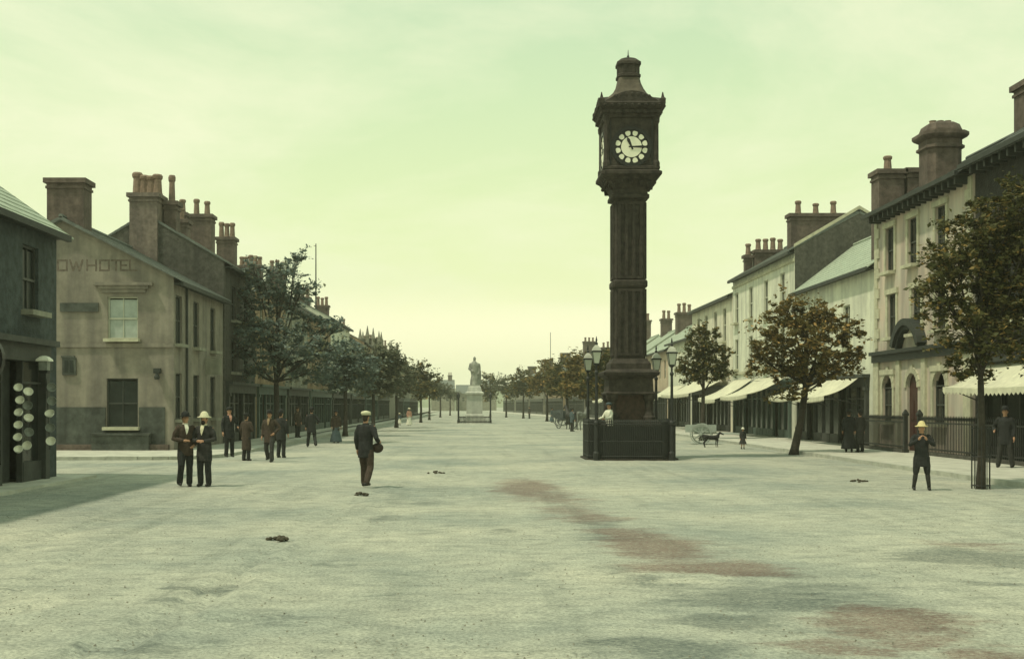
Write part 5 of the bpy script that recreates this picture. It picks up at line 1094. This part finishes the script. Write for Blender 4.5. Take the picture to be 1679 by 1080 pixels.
def tree(label, loc, lobes, leafm, nleaf, lsize, trunk_r, fork_z, lean=(0, 0), group='street trees', clump=.5, flat=.55, seed=1, trunk_to=None):
    """lobes: (x, y, z, rx, ry, rz) relative to the foot; leaves gather in clumps near the lobes' surface; a limb runs to each lobe"""
    rnd = np.random.RandomState(seed)
    o = thing('street_tree', label, 'tree', loc, 0, group)
    tb = MB(); f = Vector((lean[0], lean[1], fork_z))
    tb.tube([(0, 0, -.1), (lean[0] * .12, 0, .25), (lean[0] * .5 + .03, lean[1] * .5, fork_z * .5), f], [trunk_r * 1.5, trunk_r * 1.08, trunk_r * .9, trunk_r * .8], 10, False)
    top = trunk_to or max(l[2] for l in lobes)
    tb.tube([f - Vector((0, 0, .1)), f + Vector((.05, .05, (top - fork_z) * .5)), Vector((lean[0] * 1.2, lean[1], top))], [trunk_r * .75, trunk_r * .5, trunk_r * .15], 8, False)
    rl_ = random.Random(seed)
    for l in lobes:
        c = Vector(l[:3]); st_ = Vector((lean[0], lean[1], fork_z + (min(c.z, top) - fork_z) * rl_.uniform(.0, .5)))
        mid = lerp(st_, c, .5) + Vector((rl_.uniform(-.2, .2), rl_.uniform(-.2, .2), rl_.uniform(-.1, .25)))
        tb.tube([st_, mid, c], [trunk_r * .45, trunk_r * .28, trunk_r * .1], 6, False)
        for q in range(5):
            e = c + Vector((rl_.uniform(-1, 1) * l[3], rl_.uniform(-1, 1) * l[4], rl_.uniform(-.6, .9) * l[5])) * .8
            tb.tube([lerp(mid, c, rl_.random()), lerp(c, e, .5) + Vector((0, 0, .08)), e], [trunk_r * .14, trunk_r * .09, trunk_r * .03], 5, False)
    tb.build('trunk', M['bark'], o, smooth=True)
    vol = np.array([l[3] * l[4] * l[5] for l in lobes]) ** .8; vol /= vol.sum(); cen = []; tw = MB()
    for l, v in zip(lobes, vol):
        n = max(8, int(nleaf * v)); nc = max(6, int(n / 34)); lc = np.array(l[:3]); lr = np.array(l[3:6])
        d = rnd.normal(size=(nc, 3)); d /= np.linalg.norm(d, axis=1)[:, None]; rr = (.25 + .85 * rnd.rand(nc) ** .6)[:, None]
        wild = rnd.rand(nc) < .10; rr[wild] *= 1.28
        cc = lc + d * rr * lr; wgt = rnd.rand(nc) ** 1.6 + .12; wgt /= wgt.sum(); k = rnd.choice(nc, n, p=wgt)
        cs = clump * (.30 + .75 * rnd.rand(nc) ** 1.5)
        ax = d * 1.0 + rnd.normal(size=(nc, 3)) * .5 + np.array([0, 0, .15]); ax /= np.linalg.norm(ax, axis=1)[:, None]
        along_ = (rnd.rand(n) - .45)[:, None] * ax[k] * (cs[k] * 1.7)[:, None]      # leaves sit along a sprig, with some spread
        off = along_ + rnd.normal(size=(n, 3)) * np.array([1, 1, flat]) * .30 * cs[k][:, None]
        cen.append(cc[k] + off)
        if trunk_r * F / loc[1] > 4:
            for q in range(min(nc, 26)): tw.tube([tuple(lc + (cc[q] - lc) * .1), tuple(lc + (cc[q] - lc) * .6 + np.array([0, 0, .04])), tuple(cc[q] + ax[q] * cs[q] * .7)], [trunk_r * .07, trunk_r * .05, trunk_r * .02], 4, False)
    if tw.v: tw.build('twigs', M['bark'], o)
    cen = np.concatenate(cen); cen = cen[cen[:, 2] > .9]; n = len(cen)
    a = rnd.normal(size=(n, 3)); a[:, 2] *= .45; a /= np.linalg.norm(a, axis=1)[:, None]
    b_ = np.cross(a, rnd.normal(size=(n, 3)) * .6 + np.array([0, 0, 1.])); b_ /= np.linalg.norm(b_, axis=1)[:, None]
    nn = np.cross(a, b_); s_ = (lsize * (.4 + 1.1 * rnd.rand(n) ** 1.5))[:, None]
    v = np.stack([cen - a * s_ * .5, cen + b_ * s_ * .28 + nn * s_ * .08, cen + a * s_ * .5 - nn * s_ * .08, cen - b_ * s_ * .28 + nn * s_ * .08], 1).reshape(-1, 3)
    me = bpy.data.meshes.new('crown'); me.vertices.add(4 * n); me.vertices.foreach_set('co', v.ravel()); me.loops.add(4 * n); me.polygons.add(n)
    me.loops.foreach_set('vertex_index', np.arange(4 * n)); me.polygons.foreach_set('loop_start', np.arange(n) * 4); me.polygons.foreach_set('loop_total', np.full(n, 4)); me.update(); me.validate()
    me.materials.append(LEAF[leafm]); link('crown', me, o)
    return o
def lobes_px(base, spec, depth=.9, seed=0):
    """crown lobes seen in the photograph as (px, py, rx, ry) -> metres at the tree's own depth"""
    r_ = random.Random(seed); d = base.y; out_ = []
    for px, py, rx, ry in spec:
        q = at(px, py, d=d); a = rx * d / F; out_.append((q.x - base.x, r_.uniform(-.6, .6) * a * depth, q.z - base.z, a, a * depth, ry * d / F))
    return out_
TG = 'young street trees along the right kerb'
b1 = gp(1608, 801); tree('near right tree with dark crown inside an iron guard', b1, lobes_px(b1, [(1560, 440, 55, 45), (1620, 400, 70, 50), (1680, 430, 70, 70), (1690, 335, 60, 55), (1600, 370, 50, 35), (1545, 500, 50, 40), (1610, 480, 65, 50), (1680, 510, 70, 60), (1570, 550, 60, 35), (1640, 560, 60, 40), (1605, 605, 45, 22), (1720, 480, 70, 90), (1655, 350, 60, 40), (1525, 470, 25, 35)], seed=1), 'dark', 25000, .13, .085, 2.5, (.0, 0), TG, clump=.36, seed=11)
b2 = gp(1301, 745); tree('leaning right tree with russet crown before the low house', b2, lobes_px(b2, [(1300, 510, 40, 38), (1350, 520, 45, 32), (1265, 555, 35, 30), (1320, 560, 55, 35), (1385, 545, 30, 25), (1280, 600, 45, 28), (1340, 605, 50, 28), (1395, 590, 25, 28), (1300, 640, 30, 14), (1245, 585, 18, 20)], seed=2), 'brown', 15000, .17, .15, 2.4, (.45, 0), TG, clump=.42, seed=12)
b3 = gp(1150, 722); tree('third right tree small and dark under the pale house', b3, lobes_px(b3, [(1150, 560, 28, 25), (1175, 580, 25, 22), (1130, 590, 22, 20), (1160, 605, 38, 18), (1135, 612, 22, 12), (1182, 610, 16, 14)], seed=3), 'dark', 9000, .18, .12, 2.6, (.1, 0), TG, clump=.45, seed=13)
l1 = gp(453, 722, PV); tree('large blue green tree in front of the sandstone house on the left', l1, lobes_px(l1, [(488, 425, 18, 18), (470, 450, 35, 16), (440, 460, 30, 20), (420, 440, 22, 12), (495, 475, 30, 16), (400, 480, 35, 18), (455, 495, 50, 22), (400, 525, 40, 20), (505, 525, 25, 20), (450, 540, 55, 25), (535, 540, 32, 13), (400, 570, 40, 22), (470, 580, 60, 25), (530, 575, 40, 20), (555, 538, 18, 8), (420, 610, 35, 12), (500, 612, 45, 14), (560, 570, 15, 10)], seed=4), 'blue', 17000, .2, .16, 2.9, (0, 0), 'street trees along the left pavement', clump=.62, flat=.22, seed=14)
LT = 'street trees along the left pavement'
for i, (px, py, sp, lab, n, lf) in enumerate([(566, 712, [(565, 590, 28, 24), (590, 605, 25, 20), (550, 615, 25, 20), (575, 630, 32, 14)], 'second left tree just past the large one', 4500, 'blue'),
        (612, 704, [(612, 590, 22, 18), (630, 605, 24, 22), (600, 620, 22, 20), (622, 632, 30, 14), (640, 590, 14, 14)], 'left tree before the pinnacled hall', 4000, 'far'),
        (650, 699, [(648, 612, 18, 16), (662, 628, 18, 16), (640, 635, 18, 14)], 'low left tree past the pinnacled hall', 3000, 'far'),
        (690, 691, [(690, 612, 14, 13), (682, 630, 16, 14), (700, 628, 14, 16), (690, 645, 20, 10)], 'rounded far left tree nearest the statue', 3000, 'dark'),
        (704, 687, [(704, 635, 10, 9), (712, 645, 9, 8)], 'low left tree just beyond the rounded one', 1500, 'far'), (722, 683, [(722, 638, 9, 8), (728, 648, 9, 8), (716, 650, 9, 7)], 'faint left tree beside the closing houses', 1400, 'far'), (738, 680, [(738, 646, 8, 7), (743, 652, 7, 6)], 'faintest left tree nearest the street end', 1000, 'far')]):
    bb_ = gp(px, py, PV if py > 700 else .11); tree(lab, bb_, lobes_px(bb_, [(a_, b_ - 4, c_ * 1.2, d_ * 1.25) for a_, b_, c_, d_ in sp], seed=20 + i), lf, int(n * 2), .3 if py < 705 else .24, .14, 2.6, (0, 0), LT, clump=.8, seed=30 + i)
for i, (px, py, sp, lab, n, lf) in enumerate([(1000, 706, [(995, 620, 24, 18), (1010, 600, 20, 16)], 'right tree hidden behind the clock pedestal', 2500, 'dark'),
        (962, 700, [(955, 605, 20, 16), (970, 620, 22, 16), (950, 630, 20, 14), (968, 640, 16, 10)], 'right tree behind the left clock lamps', 3000, 'brown'),
        (930, 694, [(925, 610, 18, 14), (938, 625, 18, 14), (920, 635, 18, 12)], 'fourth last right tree above the horses', 2800, 'dark'),
        (897, 689, [(895, 612, 14, 12), (905, 628, 15, 12), (886, 632, 15, 12)], 'far right tree under the steep gable', 2400, 'brown'),
        (858, 684.5, [(858, 622, 13, 11), (868, 634, 13, 10), (848, 638, 14, 10)], 'far right tree with a thick pole like trunk', 2200, 'dark'),
        (830, 683, [(828, 632, 12, 9), (838, 640, 11, 8)], 'far right tree in the row bend', 1600, 'far'),
        (804, 681.5, [(802, 625, 11, 9), (806, 640, 14, 11), (796, 642, 9, 9)], 'last right tree touching the statue', 1800, 'dark')]):
    bb_ = gp(px, py, PV); tree(lab, bb_, lobes_px(bb_, [(a_, b_ - 1, c_ * 1.45, d_ * 1.45) for a_, b_, c_, d_ in sp], seed=40 + i), lf, int(n * 2.1), .34, .15, 2.4, (0, 0), TG, clump=.9, seed=50 + i)
# iron guard round the near right trunk
tg = thing('tree_guard', 'iron bar guard round the foot of the near right tree', 'tree guard', b1)
gbm = MB(); gbm.box(-.008, .008, -.008, .008, 0, 1.45); gbm = gbm.mesh('bar'); gbm.materials.append(M['iron'])
for k in range(10): a = 2 * math.pi * k / 10; link('bar', gbm, tg, (.2 * math.cos(a), .2 * math.sin(a), 0))
for z in (.08, .75, 1.4):
    q = MB(); K = 20; q.tube([(.208 * math.cos(2 * math.pi * k / K), .208 * math.sin(2 * math.pi * k / K), z) for k in range(K + 1)], .009, 5, False); q.build('hoop', M['iron'], tg)

# ------------------------------------------------------------------ droppings, stones, gravel
for i, (px, py, wd, lab) in enumerate([(455, 886, .42, 'largest dung heap, in the left foreground'), (1408, 790, .62, 'flat dung heap between the leaning tree and the boy'), (715, 776, .6, 'dung heap beyond the walking man'), (590, 812, .45, 'small dung heap at the heels of the walking man')]):
    q = MB(); r_ = random.Random(i)
    for k in range(14): a, rr = r_.uniform(0, 6.28), r_.random() ** .7; q.ball((rr * wd / 2.6 * math.cos(a), rr * wd * .35 * math.sin(a), .015 + .05 * (1 - rr)), r_.uniform(.025, .05), r_.uniform(.025, .05), r_.uniform(.02, .035), 7, 5)
    p = gp(px, py); o = q.build('dung_heap', M['dung'], None, smooth=True, loc=(p.x, p.y, 0)); tag(o, lab, 'dung heap', 'droppings on the road')
ng = 7000; rs_ = np.random.RandomState(5)
yy = 7.5 + 26 * rs_.rand(ng) ** 1.6; xx = (rs_.rand(ng) - .47) * yy * .98; sz = .005 + .012 * rs_.rand(ng) ** 3
tet = np.array([[1, 0, .1], [-.5, .8, .1], [-.5, -.8, .1], [.1, .1, .9], [0, 0, -.4]]); fcs = np.array([[0, 1, 3], [1, 2, 3], [2, 0, 3]])
ang = rs_.rand(ng) * 6.28; ca, sa = np.cos(ang), np.sin(ang)
vv = np.empty((ng, 5, 3)); vv[:, :, 0] = (tet[None, :, 0] * ca[:, None] - tet[None, :, 1] * sa[:, None]) * sz[:, None] + xx[:, None]; vv[:, :, 1] = (tet[None, :, 0] * sa[:, None] + tet[None, :, 1] * ca[:, None]) * sz[:, None] + yy[:, None]; vv[:, :, 2] = tet[None, :, 2] * sz[:, None]
me = bpy.data.meshes.new('gravel'); me.from_pydata(vv.reshape(-1, 3).tolist(), [], (np.arange(ng)[:, None, None] * 5 + fcs[None]).reshape(-1, 3).tolist()); me.materials.append(M['far'])
tag(link('gravel', me), kind='stuff', label='loose gravel scattered over the road')

# ------------------------------------------------------------------ haze (one closed box round everything)
hz = MB(); hz.box(-1000, 1000, -100, 1700, -3, 60); hzm = bpy.data.materials.new('haze'); hzm.use_nodes = True; t = hzm.node_tree; t.nodes.clear()
pv = N(t, 'ShaderNodeVolumePrincipled'); pv.inputs['Color'].default_value = (.95, .97, .82, 1); pv.inputs['Density'].default_value = .0005; pv.inputs['Anisotropy'].default_value = .2
mo = N(t, 'ShaderNodeOutputMaterial'); t.links.new(pv.outputs[0], mo.inputs['Volume'])
tag(hz.build('haze', hzm), kind='stuff', label='pale yellow haze filling the air of the street')

# ------------------------------------------------------------------ bake the soft (remeshed) surfaces and add cloth folds
bpy.context.view_layer.update(); dg = bpy.context.evaluated_depsgraph_get()
for o, disp, dsc in FINAL:
    me = bpy.data.meshes.new_from_object(o.evaluated_get(dg)); me.name = o.name.split('.')[0]
    o['_new'] = me.name; o_mesh = me
    FINAL[FINAL.index((o, disp, dsc))] = (o, disp, dsc, me)
for o, disp, dsc, me in FINAL:
    o.modifiers.clear(); o.data = me; del o['_new']
    if disp:
        n = len(me.vertices); co = np.empty(n * 3); me.vertices.foreach_get('co', co); no = np.empty(n * 3); me.vertices.foreach_get('normal', no); co = co.reshape(-1, 3); no = no.reshape(-1, 3)
        sd = (len(o.name) * 7 + len(me.vertices)) % 97
        dv_ = np.array([noise.noise((c[0] * dsc, c[1] * dsc, c[2] * dsc * .55 + sd)) + .5 * noise.noise((c[0] * dsc * 2.3, c[1] * dsc * 2.3, c[2] * dsc + sd)) for c in co])
        co += no * (dv_ * disp)[:, None]; me.vertices.foreach_set('co', co.ravel()); me.update()
    me.polygons.foreach_set('use_smooth', [True] * len(me.polygons))
